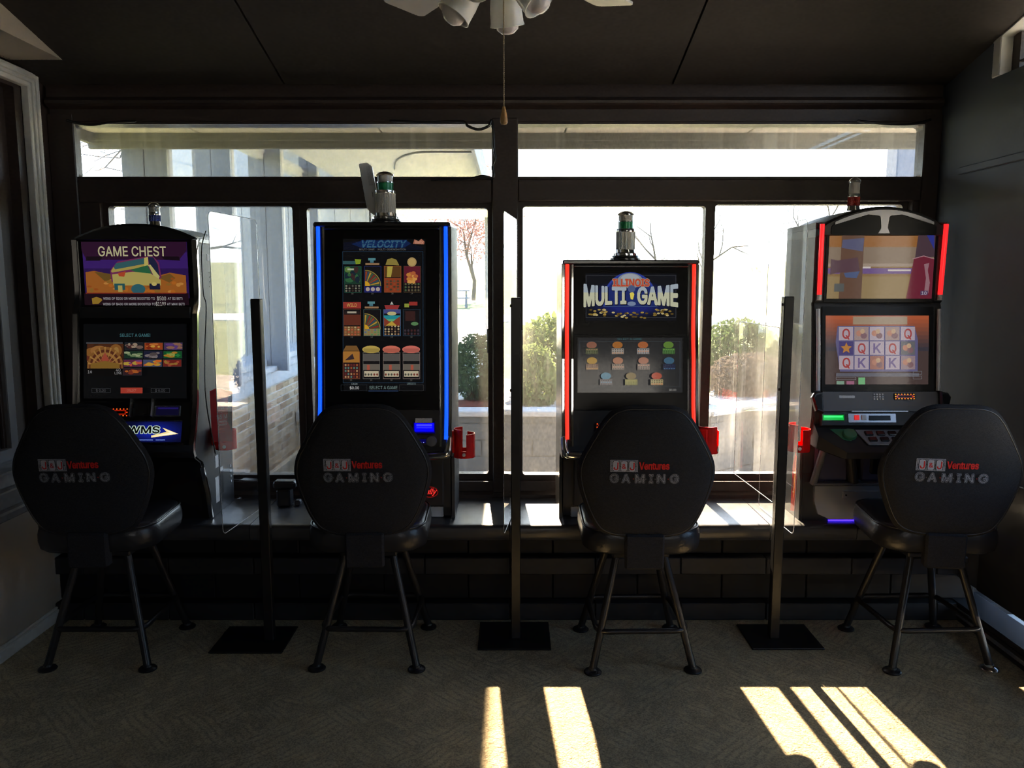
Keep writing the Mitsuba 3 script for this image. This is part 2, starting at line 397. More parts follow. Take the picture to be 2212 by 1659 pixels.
for z0, z1, y, mt, off in rows:
    blk = mikit.ply(cbox(0.0015, 0.4035, y, 3.80, z0, z1, 0.004), mt)
    for x in XJ:
        if x - off < XR: part('wall_front', 'block', blk, None, to_world=T().translate([x - off + 0.0, 0, 0]))
part('wall_front', 'core', box(XL - 0.3, XR + 0.2, 3.79, 4.12, 0.0, 0.392), 'dark_paint')

# left wall: beige lower wall with a white baseboard, a window with a pale casing above, sloping bulkhead on top
struct('wall_left', 'beige lower wall under a dark window recess')
part('wall_left', '', cat_([box(-2.95, -2.165, YB, 4.30, 0, 0.60), box(-2.95, -2.90, YB, 4.30, 0.6, 4.4)]), 'wall_beige')
part('wall_left', 'upper', cat_([box(-2.90, XL, 4.03, 4.30, 0.6, 2.8), box(-2.90, XL, YB, 4.30, 2.61, 4.5)]), 'brown_paint', label='dark brown wall beside the casing')
part('wall_left', 'sill', cat_([cbox(XL - 0.25, -2.145, YB, 4.09, 0.585, 0.625, 0.008), cbox(XL - 0.25, -2.175, YB, 4.09, 0.625, 0.70, 0.006), cbox(XL - 0.25, -2.215, YB, 4.09, 0.70, 0.765, 0.006)]), 'sill_grey', label='stepped grey sill')
struct('baseboard_left', 'pale baseboard along the beige wall')
part('baseboard_left', '', cat_([cbox(-2.165, -2.148, YB, 3.66, 0.0, 0.055, 0.004), cbox(-2.165, -2.155, YB, 3.66, 0.055, 0.068, 0.003)]), 'trim_white')
struct('trim_3', 'pale ribbed casing round the left window')
for dx, w0, w1 in ((0.0, 3.955, 4.03), (0.012, 3.975, 4.022), (0.022, 3.99, 4.012)):
    part('trim_3', 'upright', cbox(XL - 0.03, XL + 0.008 + dx, w0, w1, 0.76, 2.565, 0.004), 'trim_white')
    part('trim_3', 'head', cbox(XL - 0.03, XL + 0.008 + dx, 0.8, w1, 2.515 + (w0 - 3.955), 2.515 + (w1 - 3.955), 0.004), 'trim_white')
struct('window_7', 'dark window in the left wall')
part('window_7', 'jamb', cat_([box(-2.9, XL - 0.03, 3.90, 3.955, 0.76, 2.53), box(XL - 0.13, XL - 0.08, 3.70, 3.90, 0.76, 2.53), box(-2.9, XL - 0.03, 0.8, 3.955, 2.50, 2.54)]), 'brown_paint')
part('window_7', 'sash', cat_([cbox(XL - 0.10, XL - 0.06, 3.72, 3.78, 0.76, 2.50, 0.004), cbox(XL - 0.10, XL - 0.06, 1.0, 3.78, 0.76, 0.82, 0.004)]), 'cab_grey')
part('window_7', 'pane', box(XL - 0.095, XL - 0.09, 0.8, 3.74, 0.8, 2.5), 'glass_black')
struct('trim_4', 'beige bulkhead that tapers out against the sloping ceiling')
bz, yt = 2.61, 3.863
part('trim_4', '', YZ(Polygon([(YB, bz), (yt, bz), (YB, ceil_z(YB) + 0.01)]), XL - 0.02, -2.07), 'wall_beige')

# right wall: dark, with a clerestory light near the ceiling and a low glazed slot at the floor
struct('wall_right', 'dark blue grey wall')
prof = Polygon([(YB, 0), (4.26, 0), (4.26, ceil_z(4.26)), (YB, ceil_z(YB))])
prof = prof.difference(sbox(0.6, 0.085, 3.90, 0.20)).difference(Polygon([(0.4, 2.49), (3.71, 2.49), (3.71, 2.665), (0.4, 2.665 + CS * 3.31)]))
SIDE = [(1.55, 1.98), (2.26, 2.98)]
for a, b in SIDE: prof = prof.difference(sbox(a, 0.80, b, 2.02))
part('wall_right', '', YZ(prof, XR, XR + 0.14), 'wall_navy')
part('wall_right', 'panel', cbox(XR - 0.012, XR + 0.01, 1.2, 3.52, 0.20, 0.75, 0.004), 'cab_satin', label='black panel low on the wall')
part('wall_right', 'rail', cbox(XR - 0.010, XR + 0.01, 0.5, 3.92, 2.10, 2.135, 0.004), 'wall_navy')
struct('window_8', 'clerestory window near the ceiling')
part('window_8', 'frame', cat_([cbox(XR - 0.004, XR + 0.12, 3.655, 3.71, 2.49, 2.665, 0.004), YZ(Polygon([(0.4, 2.665 + CS * 3.31), (3.71, 2.665), (3.71, 2.64), (0.4, 2.64 + CS * 3.31)]), XR - 0.004, XR + 0.12)]), 'trim_white')
part('window_8', 'sash', cat_([box(XR + 0.05, XR + 0.08, 3.60, 3.655, 2.49, 2.66), box(XR + 0.05, XR + 0.07, 0.4, 3.655, 2.535, 2.542)]), 'brown_paint')
part('window_8', 'pane', YZ(Polygon([(0.4, 2.49), (3.66, 2.49), (3.66, 2.665), (0.4, 2.665 + CS * 3.25)]), XR + 0.089, XR + 0.09), 'clear_sheet')
struct('window_9', 'low glazed slot along the floor')
pm = trimesh.Trimesh([[XR + 0.10, 0.6, 0.08], [XR + 0.10, 3.9, 0.08], [XR + 0.10, 3.9, 0.205], [XR + 0.10, 0.6, 0.205]], [[0, 1, 2], [0, 2, 3]], process=False)
part('window_9', 'pane', pm, 'clear_sheet')
part('window_9', 'sill', cbox(XR - 0.02, XR + 0.14, 0.6, 3.9, 0.062, 0.088, 0.006), 'cab_satin')
part('window_9', 'track', cbox(XR - 0.02, XR - 0.004, 0.6, 3.9, 0.022, 0.045, 0.004), 'cab_silver')
for i, (a, b) in enumerate(SIDE):
    w = struct(f'window_{11 + i}', 'bright window in the right wall')
    ring = sbox(a - .03, .77, b + .03, 2.05).difference(sbox(a + .02, .82, b - .02, 2.00))
    part(w, 'frame', YZ(ring, XR - .006, XR + .12), 'trim_white')
    part(w, 'pane', trimesh.Trimesh([[XR + .09, a, .80], [XR + .09, b, .80], [XR + .09, b, 2.02], [XR + .09, a, 2.02]], [[0, 1, 2], [0, 2, 3]], process=False), 'clear_sheet')
struct('baseboard_right', 'black baseboard')
part('baseboard_right', '', cbox(XR - 0.018, XR, YB, 3.66, 0.0, 0.062, 0.004), 'cab_satin')

# back of the room, behind the photographer: pale wall with a broad window
struct('wall_back', 'pale wall with a broad window')
back = sbox(-2.95, 0, 2.3, ceil_z(YB)).difference(sbox(0.25, 1.2, 1.8, 2.25))
part('wall_back', '', XZ(back, YB - 0.12, YB), 'sill_grey')
struct('window_10', 'broad window behind')
for a, b in ((0.25, 1.8),):
    part('window_10', 'pane', pane(a, b, 1.2, 2.25, YB - 0.06), 'clear_sheet')

# ================================================================== slot machines
LZ = 0.472
class PX:
    """maps the layout of a screen, measured on a flat grid, to the plane of that screen"""
    def __init__(s, x0, x1, y0, y1, u0, u1, v0, v1):
        s.a = (u1 - u0) / (x1 - x0); s.b = u0 - s.a * x0; s.c = (v1 - v0) / (y0 - y1); s.d = v0 - s.c * y1
    def u(s, x): return s.a * x + s.b
    def v(s, y): return s.c * y + s.d
    def R(s, x0, y0, x1, y1, r=0.0):
        p = sbox(s.u(x0), s.v(y1), s.u(x1), s.v(y0))
        return p.buffer(-r).buffer(r, quad_segs=4) if r else p
    def P(s, *pts): return Polygon([(s.u(x), s.v(y)) for x, y in pts])
    def E(s, x, y, rx, ry): return affinity.scale(Point(s.u(x), s.v(y)).buffer(1, quad_segs=10), abs(s.a) * rx, abs(s.c) * ry)
    def rect(s, x0, y0, x1, y1, t=1.0):
        a = s.R(x0, y0, x1, y1); return a.difference(a.buffer(-t * abs(s.a), join_style=2))
    def text(s, t, xc, ybase, hpx, wpx=None, bold=False, shear=0.0, anchor='c', poly=False):
        return text2(t, hpx * abs(s.c), None if wpx is None else wpx * abs(s.a), bold, shear, (s.u(xc), s.v(ybase)), anchor, poly)

def band(path, t, x0, x1):
    return YZ(LineString(path).buffer(t, cap_style=2, join_style=1, quad_segs=3), x0, x1)

def tower(parent, x, y, z, lens, r=0.045, flange=True, tall=1.0, hs=(.088, .034, .028), r2k=.80):
    """signal lamp: flange, ribbed clear lens, coloured ring, small clear lens, domed cap"""
    k = f'{parent}__signal_lamp'
    def add(name, prof, mt, n=36): part(k, name, lathe(prof, n, (x, y, z)), mt, 30)
    h = 0.0
    if flange:
        add('base', [(0, 0), (r * 1.62, 0), (r * 1.62, 0.010), (r * 1.45, 0.014), (r * 1.42, 0.022), (0, 0.022)], 'cab_black')
        add('flange', [(0, 0.022), (r * 1.36, 0.022), (r * 1.36, 0.032), (r * 1.12, 0.036), (r * 1.08, 0.050), (0, 0.050)], 'chrome'); h = 0.050
    else:
        add('base', [(0, 0), (r * 1.1, 0), (r * 0.95, 0.02), (0, 0.02)], 'chrome'); h = 0.02
    H1 = hs[0] * tall
    rib = []
    ang = np.arange(96) * 2 * PI / 96
    poly = Polygon([((r + 0.0012 * (i % 2)) * math.cos(a), (r + 0.0012 * (i % 2)) * math.sin(a)) for i, a in enumerate(ang)])
    m = extrude(poly, H1); m.apply_translation((x, y, z + h)); part(k, 'lens', m, lens[0])
    h += H1
    add('ring', [(0, h), (r * 1.04, h), (r * 1.06, h + 0.004), (r * 1.04, h + 0.014), (0, h + 0.014)], 'chrome'); h += 0.014
    r2 = r * r2k
    if len(lens) > 1:
        add('lens', [(0, h), (r2, h), (r2, h + hs[1] * tall), (0, h + hs[1] * tall)], lens[1]); h += hs[1] * tall
        add('ring', [(0, h), (r2 * 1.08, h), (r2 * 1.08, h + 0.005), (0, h + 0.005)], 'chrome'); h += 0.005
    if len(lens) > 2:
        add('lens', [(0, h), (r2 * 0.98, h), (r2 * 0.98, h + 0.028 * tall), (0, h + 0.028 * tall)], lens[2]); h += 0.028 * tall
    add('cap', [(0, h), (r2 * 1.10, h), (r2 * 1.08, h + 0.006), (r2 * 0.8, h + 0.014), (r2 * 0.4, h + 0.019), (0, h + 0.020)], 'chrome')

def led_frame(parent, plane, u0, u1, v0, v1, n, nx=7, ny=3, cols=((255, 96, 26), (255, 66, 16))):
    """bill slot: a frame of glowing dots round a dark slot"""
    k = f'{parent}__bill_acceptor'
    part(k, 'bezel', plane.slab(rr(u0 - .006, v0 - .006, u1 + .006, v1 + .006, .004), n - .006, n), 'cab_satin')
    part(k, 'slot', plane.slab(rr(u0 + .010, v0 + .010, u1 - .010, v1 - .010, .002), n, n + .002), 'glass_black')
    pts = [(u, v0) for u in np.linspace(u0, u1, nx)] + [(u, v1) for u in np.linspace(u0, u1, nx)] + [(a, (v0 + v1) / 2) for a in (u0, u1)]
    for c in (0, 1):
        ms = []
        for i, (u, v) in enumerate(pts):
            if i % 3 == 0 and c or i % 3 and not c:
                s = trimesh.creation.icosphere(1, 0.0028); s.apply_scale((1.15, 1, 0.6)); s.apply_translation((u, v, n)); ms.append(s)
        part(k, 'light', plane.put(cat_(ms)), 'screen_glass', kind='stuff', emitter=emit(cols[c], 1.6))
    part(k, 'glow', plane.slab(sbox(u0 + .004, v0 + .004, u1 - .004, v1 - .004).difference(sbox(u0 + .009, v0 + .009, u1 - .009, v1 - .009)), n, n + .0012), 'screen_glass', emitter=emit((150, 25, 5)))

def cup_holder(x, y, label, z0=0.80, rot=0.0, tall=0.125):
    k = thing('cup_holder', label, 'cup holder', 'red cup holders on the machines')
    R0, R1 = 0.049, 0.045
    ringp = Point(0, 0).buffer(R0, quad_segs=10).difference(Point(0, 0).buffer(R1, quad_segs=10))
    slot = sbox(-0.011, -0.08, 0.011, 0.08)
    left = ringp.difference(slot).intersection(sbox(-1, -1, 0, 1)); right = ringp.difference(slot).intersection(sbox(0, -1, 1, 1))
    def lift(p, a, b):
        m = extrude(p, b - a); m.apply_translation((0, 0, a)); return m
    M = T().translate([x, y, z0]).rotate([0, 0, 1], rot)
    part(k, 'cup', cat_([lift(Point(0, 0).buffer(R0, quad_segs=10), 0, 0.006), lift(ringp, 0.006, 0.034), lift(left, 0.034, tall), lift(right, 0.034, tall - 0.022)]), 'red_plastic', to_world=M)
    part(k, 'bracket', cbox(-0.062, -0.044, -0.018, 0.018, 0.02, tall - 0.01, 0.003), 'red_plastic', to_world=M)
    d = trimesh.creation.cylinder(0.008, 0.002); d.apply_transform(trimesh.transformations.rotation_matrix(PI / 2, (1, 0, 0))); d.apply_translation((0, -R0 - 0.0004, 0.018))
    part(k, 'badge', d, 'white_plastic', to_world=M)
    return k

rnd = random.Random(3)
def tile_art(px, x0, y0, x1, y1, base, accents, title=None, n=9, seed=0):
    """a small game tile: ground, soft shapes of colour, a title bar"""
    r = random.Random(seed)
    out = [(px.R(x0, y0, x1, y1), base)]
    w, h = x1 - x0, y1 - y0
    for i in range(n):
        c = accents[i % len(accents)]
        cx, cy = x0 + w * r.uniform(.12, .88), y0 + h * r.uniform(.15, .85)
        rx, ry = w * r.uniform(.06, .24), h * r.uniform(.08, .26)
        out.append((px.E(cx, cy, rx, ry).intersection(px.R(x0, y0, x1, y1)), c))
    if title:
        out.append((px.R(x0 + w * .1, y0 + h * .12, x1 - w * .1, y0 + h * .42, 0.001), title))
    return out

# ---------------------------------------------------------------- machine 1: treasure chest on the top screen
m1 = thing('slot_machine', 'black slot machine with purple treasure chest top screen and arched top, nearest the left wall', 'slot machine')
C1 = -1.712
front1 = [(3.745, LZ), (3.715, 0.60), (3.645, 0.765), (3.560, 0.812), (3.548, 0.838), (3.552, 0.868), (3.585, 0.945), (3.618, 1.05), (3.645, 1.25), (3.668, 1.45), (3.690, 1.49), (3.700, 1.56), (3.700, 1.785)]
part(m1, 'cabinet', YZ(Polygon([(4.06, LZ)] + front1 + [(3.72, 1.80), (4.06, 1.80)]), C1 - .268, C1 + .268), 'cab_black', 30)
for s in (-1, 1):
    part(m1, 'edge_trim', band(front1[3:], .010, C1 + s * .272 - .011, C1 + s * .272 + .011), 'chrome', 40)
side = [(4.05, LZ + .004)] + [(y + .018, z) for y, z in front1] + [(4.05, 1.79)]
part(m1, 'side_panel', YZ(Polygon(side), C1 + .2685, C1 + .275), 'side_grey', label='grey side panel with vents')
part(m1, 'side_panel', YZ(Polygon(side), C1 - .275, C1 - .2685), 'side_grey')
part(m1, 'foot_trim', band([(3.742, LZ + .005), (3.712, .60), (3.66, .74)], .006, C1 + .262, C1 + .280), 'chrome', 40)
# vents, stickers and lock on the right side
vent = mikit.ply(cbox(C1 + .275, C1 + .2775, -.012, .012, -.0035, .0035, .001), 'glass_black')
for i in range(4): part(f'{m1}__side_panel', 'vent', vent, None, to_world=T().translate([0, 3.86, 1.64 - .022 * i]))
for i in range(8):
    d = trimesh.creation.cylinder(.007, .003); d.apply_transform(trimesh.transformations.rotation_matrix(PI / 2, (0, 1, 0))); d.apply_translation((C1 + .2765, 4.01, .86 - .026 * i - (.09 if i > 3 else 0)))
    part(f'{m1}__side_panel', 'vent', d, 'tube_grey')
for (y0, y1, z0, z1, mt) in ((3.83, 3.855, 1.695, 1.725, 'label_paper'), (3.81, 3.85, .70, .76, 'label_paper'), (3.80, 3.845, .53, .655, 'label_paper'), (3.865, 3.905, .56, .67, 'cab_satin'), (3.865, 3.905, .67, .69, 'label_paper'), (3.89, 3.905, 1.20, 1.40, 'glass_black')):
    part(f'{m1}__side_panel', 'sticker', box(C1 + .275, C1 + .2764, y0, y1, z0, z1), mt)
# arched top
arch = [(C1 - .282, 1.775)] + [(C1 + .282 * t, 1.792 + .066 * (1 - abs(t) ** 2.3)) for t in np.linspace(-1, 1, 25)] + [(C1 + .282, 1.775)]
ap = Polygon(arch)
part(m1, 'arched_top', hull(XZ(ap, 3.705, 4.05), XZ(ap.buffer(-.012), 3.688, 3.7)), 'cab_black', 30)
pl = Plane(C1, 3.699, 1.485, 3.699, 1.79)
part(m1, 'top_glass', pl.slab(rr(-.256, 0.002, .256, .300, .006), 0, .004), 'glass_black')
q = PX(172, 418, 515, 655, -.246, .246, .006, .296)
items = [(q.R(176, 517, 414, 655), (44, 22, 78)), (q.R(176, 540, 414, 575), (58, 30, 104)),
         (q.P((180, 583), (200, 580), (228, 586), (260, 592), (292, 590), (340, 592), (372, 584), (390, 587), (408, 590), (408, 629), (180, 629)), (158, 92, 36)),
         (q.P((200, 582), (232, 586), (262, 592), (250, 600), (222, 602)), (105, 78, 34)), (q.P((344, 594), (372, 586), (384, 596), (370, 606)), (112, 80, 36))]
for i in range(34):
    cx, cy = rnd.uniform(183, 404), rnd.uniform(594, 627); items.append((q.E(cx, cy, rnd.uniform(3, 8), rnd.uniform(2, 5)), [(178, 100, 34), (150, 76, 28), (190, 128, 60), (140, 98, 40)][i % 4]))
items += [(q.P((176, 517), (414, 517), (414, 536), (396, 556), (186, 556), (176, 536)), (46, 18, 44)), (q.P((186, 549), (224, 549), (216, 558), (184, 558)), (22, 10, 20)), (q.P((356, 549), (396, 549), (398, 558), (362, 556)), (22, 10, 20)),
          # the chest: lid, bands, body
          (q.P((238, 580), (246, 570), (256, 560), (322, 549), (338, 549), (350, 562), (354, 594), (346, 602), (240, 604)), (112, 44, 84)),
          (q.P((247, 573), (252, 564), (318, 552), (316, 565), (250, 577)), (52, 92, 96)), (q.P((240, 581), (246, 572), (250, 577), (318, 565), (316, 572), (242, 584)), (168, 150, 76)),
          (q.P((317, 552), (326, 550), (326, 570), (316, 572)), (190, 176, 96)), (q.P((326, 550), (338, 551), (347, 566), (350, 592), (344, 590), (328, 566)), (30, 34, 62)),
          (q.P((326, 568), (330, 566), (350, 592), (348, 598), (336, 590)), (186, 178, 110)), (q.P((284, 578), (324, 568), (334, 590), (300, 584)), (42, 96, 62)),
          (q.P((242, 588), (290, 582), (330, 586), (352, 600), (352, 612), (244, 612)), (176, 160, 88)), (q.R(246, 608, 270, 622), (40, 84, 88)), (q.R(254, 612, 264, 626), (176, 160, 88)), (q.E(300, 620, 16, 11), (46, 94, 104)), (q.R(326, 608, 350, 621), (26, 28, 52)), (q.E(337, 609, 6, 4), (196, 180, 104)), (q.P((256, 585), (274, 581), (270, 593), (258, 592)), (176, 70, 42)),
          (q.R(176, 629, 414, 655), (30, 12, 22)), (q.R(180, 628, 408, 630), (120, 40, 30)),
          (q.text('GAME CHEST', 291, 548, 20, 154, True), (186, 180, 140)),
          (q.P((193, 640), (204, 637), (214, 640), (217, 644), (208, 652), (194, 653)), (150, 116, 42)),
          (q.text('WINS OF $200 OR MORE BOOSTED TO', 278, 643, 5.0, 118, True), (160, 158, 160)), (q.text('$500', 352, 644.5, 8, 21, True), (176, 172, 166)), (q.text('AT $2 BET!', 383, 643, 5.0, 34, True), (160, 158, 160)),
          (q.text('WINS OF $400 OR MORE BOOSTED TO', 278, 655.2, 5.0, 120, True), (160, 158, 160)), (q.text('$1199', 350, 656, 8, 23, True), (176, 172, 166)), (q.text('AT MAX BET!', 384, 655.2, 5.0, 40, True), (160, 158, 160))]
display(m1, 'top_screen', pl, items, .0045, 0.72)
pl = Plane(C1, 3.618, 1.058, 3.664, 1.432)
part(m1, 'main_glass', pl.slab(rr(-.252, 0, .252, pl.L, .006), -.004, .006), 'glass_black')
part(m1, 'brow', pl.cslab(-.250, .250, pl.L - .002, pl.L + .052, -.010, .004), 'cab_satin')
q = PX(185, 415, 690, 850, -.238, .238, .010, .355)
items = [(q.R(187, 692, 413, 849), (9, 10, 12)), (q.text('SELECT A GAME!', 300, 719, 6.5, 67, True), (62, 106, 112))]
items += tile_art(q, 195, 734, 275, 800, (74, 40, 24), [(132, 86, 40), (150, 100, 52), (96, 44, 30), (60, 34, 20), (156, 116, 60), (120, 60, 40)], None, 26, 4)
for k in range(7):
    items.append((q.E(236, 784, 40 - 5 * k, 44 - 6 * k).intersection(q.R(196, 737, 274, 786)), [(128, 84, 40), (84, 42, 26), (150, 104, 54), (92, 48, 30), (132, 70, 44), (56, 30, 24), (150, 70, 52)][k]))
for k in range(9):
    an = PI * (k + .5) / 9; items.append((q.P((236 + 6 * math.cos(an), 782 - 6 * math.sin(an)), (236 + 38 * math.cos(an - .05), 782 - 42 * math.sin(an - .05)), (236 + 38 * math.cos(an + .05), 782 - 42 * math.sin(an + .05))), (160, 116, 60)))
items += [(q.P((236, 752), (244, 766), (236, 780), (228, 766)), (156, 70, 52)), (q.P((204, 776), (236, 770), (268, 776), (268, 786), (204, 786)), (128, 94, 38)), (q.R(195, 786, 275, 800), (10, 8, 8)),
          (q.R(195, 731, 275, 734), (70, 70, 74)), (q.text('1¢', 203, 796, 6), (150, 150, 150)), (q.text('40', 265, 792, 6), (150, 150, 150)), (q.text('LINE', 265, 798, 5), (150, 150, 150))]
pal = [((30, 30, 34), [(110, 90, 80), (70, 40, 40), (150, 130, 110)]), ((150, 66, 30), [(190, 110, 50), (120, 40, 20), (200, 150, 60)]), ((70, 50, 90), [(140, 100, 80), (90, 60, 120)]),
       ((26, 50, 36), [(110, 130, 90), (150, 160, 120)]), ((28, 30, 52), [(120, 110, 110), (80, 70, 70)]), ((22, 80, 40), [(170, 120, 40), (40, 120, 60), (150, 150, 70)]),
       ((96, 40, 66), [(190, 80, 60), (110, 60, 120), (180, 150, 60)]), ((70, 74, 100), [(190, 140, 50), (200, 100, 40)]), ((110, 36, 30), [(160, 70, 50), (150, 110, 50)]), ((50, 30, 34), [(170, 90, 40), (120, 50, 34)])]
for i, (b, a) in enumerate(pal):
    cx, cy = 280 + 43.3 * (i % 3), 732 + 17.8 * (i // 3)
    items += [(q.R(cx - .8, cy - .8, cx + 40.5, cy + 15.2), (44, 48, 54))] + tile_art(q, cx, cy, cx + 40, cy + 14.4, b, a, None, 9, 20 + i)
for x0, t in ((212, '$ 0.00'), (341, '$ 0.00')):
    items += [(q.rect(x0, 827, x0 + 41, 837, .8), (60, 62, 66)), (q.text(t, x0 + 20, 834.5, 5), (80, 80, 84))]
items += [(q.R(275, 826, 323, 838), (168, 60, 46)), (q.text('COLLECT', 299, 834, 4.5, 20), (200, 120, 100))]
display(m1, 'main_screen', pl, items, .0065, 0.72)
# deck: note slot, ticket slot, blue lit panel
pl = Plane(C1, 3.556, .868, 3.616, 1.052)
part(m1, 'deck', pl.slab(rr(-.262, -.004, .262, pl.L, .01), -.01, .004), 'cab_black')
q = PX(178, 418, 855, 958, -.250, .250, 0.0, pl.L)
led_frame(m1, pl, q.u(238), q.u(283), q.v(888), q.v(872), .010)
part(m1, 'light_bar', pl.slab(q.R(189, 871.5, 220, 874), .004, .007), 'screen_glass', emitter=emit((110, 70, 235), 1.2))
part(m1, 'ticket_slot', cat_([pl.cslab(q.u(297), q.u(334), q.v(889), q.v(858), .004, .014), pl.cslab(q.u(302), q.u(330), q.v(884), q.v(864), .014, .016, .001)]), 'cab_satin')
for x in (292, 338):
    part(m1, 'chrome_fin', pl.put(hull(cbox(q.u(x) - .005, q.u(x) + .005, q.v(892), q.v(856), .002, .016, .002), cbox(q.u(x) - .002, q.u(x) + .002, q.v(890), q.v(847), .002, .028, .0008))), 'chrome')
part(m1, 'info_display', pl.cslab(q.u(341), q.u(399), q.v(890), q.v(863), .003, .010), 'cab_grey')
display(m1, 'info_screen', pl, [(q.R(346, 866, 396, 887), (10, 8, 34)), (q.R(350, 868, 394, 872), (26, 18, 80))], .0105, 1)
part(m1, 'seam', pl.slab(q.R(180, 899.5, 404, 901), .004, .006), 'cab_grey')
blue = [(q.R(277, 902, 404, 952), (6, 8, 40))]
for k in range(9): blue.append((q.E(352 - 2 * k, 926, 66 - 6.5 * k, 30 - 3 * k).intersection(q.R(277, 902, 404, 952)), (8 + 1.2 * k, 12 + 2.5 * k, 50 + 13 * k)))
blue += [(q.P((339, 936), (372, 927), (362, 917), (366, 918), (398, 932), (340, 941)), (236, 214, 150)), (q.P((341, 938.5), (380, 929.5), (372, 923), (394, 931.5)), (250, 240, 210))]
wm = q.text('WMS', 322, 930, 16, 70, True, poly=True)
blue += [(wm.buffer(.0035), (170, 190, 170)), (wm, (8, 10, 10)), (q.R(312, 946, 344, 947.5), (120, 150, 230)), (q.R(350, 946, 370, 947.5), (120, 150, 230))]
display(m1, 'logo_panel', pl, blue, .005, 1.1)
part(m1, 'deck_lip', band([(3.565, .812), (3.549, .838), (3.553, .868)], .008, C1 - .262, C1 + .262), 'chrome', 40)
tower(m1, C1 + .053, 3.80, 1.855, ['lens_blue', 'lens_clear'], .024, False, 1, (.028, .020, 0), 1.0)

# ---------------------------------------------------------------- machines 2 and 3: tall bent faces with glowing edges
def bent_machine(label, C, ztop, strip_rgb, strip2):
    k = thing('slot_machine', label, 'slot machine')
    HW = .303
    fr = [(3.735, .53), (3.735, .775), (3.70, .80), (3.575, .805), (3.548, .822), (3.545, .842), (3.558, .862), (3.60, 1.02), (3.628, 1.25), (3.652, ztop - .30), (3.668, ztop - .02)]
    back_ = [(4.055, ztop - .002), (4.055, .48)]
    part(k, 'cabinet', YZ(Polygon(fr + [(3.70, ztop - .006)] + back_ + [(3.76, .48), (3.76, .53)]), C - HW + .012, C + HW - .012), 'cab_satin', 25)
    face = fr[6:]
    for s in (-1, 1):
        sp = [(4.05, .476), (3.735, .476)] + [(y + .004, z) for y, z in fr[1:]] + [(4.05, ztop - .004)]
        part(k, 'side_panel', YZ(Polygon(sp), C + s * HW - .007, C + s * HW + .007), 'side_grey' if s > 0 else 'cab_black', 25)
        pth = spline(face, 5)
        part(k, 'neon_tube', tube([(C + s * (HW - .017), y - .009, z) for y, z in pth[1:]], .0088, 10), 'screen_glass', True, emitter=emit(strip_rgb, strip2))
        part(k, 'tube_channel', band(pth, .006, C + s * (HW - .017) - .015, C + s * (HW - .017) + .015), 'cab_satin', 40)
        part(k, 'edge_trim', band([(y - .008, z) for y, z in pth], .004, C + s * (HW - .041) - .004, C + s * (HW - .041) + .004), 'chrome', 40)
        part(k, 'outer_trim', band([(y - .002, z) for y, z in pth], .006, C + s * HW - .005, C + s * HW + .005), 'chrome', 40)
    part(k, 'top_frame', cat_([hull(cbox(C - HW - .004, C + HW + .004, 3.652, 4.05, ztop - .022, ztop, .006)), cbox(C - HW + .045, C + HW - .045, 3.644, 3.66, ztop - .034, ztop - .024, .004)]), 'cab_black')
    # chrome lip of the deck with turned-up ends
    lip = [(C - HW + .004, 3.575, .90), (C - HW + .004, 3.556, .862), (C - HW + .010, 3.544, .838), (C - HW + .035, 3.540, .822), (C - .1, 3.538, .820), (C + .1, 3.538, .820), (C + HW - .035, 3.540, .822), (C + HW - .010, 3.544, .838), (C + HW - .004, 3.556, .862), (C + HW - .004, 3.575, .90)]
    part(k, 'deck_lip', tube(spline(lip, 6), .016, 12), 'chrome', True)
    part(k, 'base_door', cbox(C - HW + .06, C + HW - .045, 3.722, 3.74, .535, .78, .006), 'cab_satin')
    part(k, 'plinth', cbox(C - HW + .05, C + HW - .05, 3.755, 4.0, LZ, .535, .004), 'tube_grey')
    return k, HW, Plane(C, 3.560, .866, 3.664, ztop - .03)

C2, Z2 = -.583, 1.862
m2, HW, pl = bent_machine('tall black slot machine with bright blue edge lights and a portrait screen of twelve games', C2, Z2, (10, 70, 255), 2.2)
part(m2, 'glass', pl.slab(rr(-.258, .16, .258, pl.L, .008), -.004, .004), 'glass_black', label='black glass front')
q = PX(690, 973, 490, 870, -.2925, .2925, .183, .972)
items = [(q.R(747, 512, 926, 841), (13, 13, 15)), (q.P((748, 520), (800, 514), (870, 514), (920, 530), (920, 536), (748, 536)), (14, 16, 30)),
         (q.P((765, 523), (788, 516), (882, 514), (895, 522), (880, 531), (786, 531)), (18, 34, 74))]
vt = q.text('VELOCITY', 833, 530, 14, 96, True, .25, poly=True)
items += [(vt.buffer(.003), (20, 50, 96)), (vt, (58, 96, 118)), (q.R(788, 521.5, 882, 523), (20, 44, 84)), (q.text('MULTI-GAME', 799, 536.6, 3.8, 33), (112, 112, 110)), (q.text('MULTI-DENOMINATION', 853, 536.6, 3.8, 60), (112, 112, 110)),
          (q.P((899, 523), (902, 513), (911, 517), (917, 512), (924, 518), (923, 524)), (168, 106, 84)), (q.text('Bally', 912, 522, 6, 18, True, .2), (206, 150, 124))]
items += [(q.rect(746, 539, 921, 823, 1.1), (34, 56, 78))]
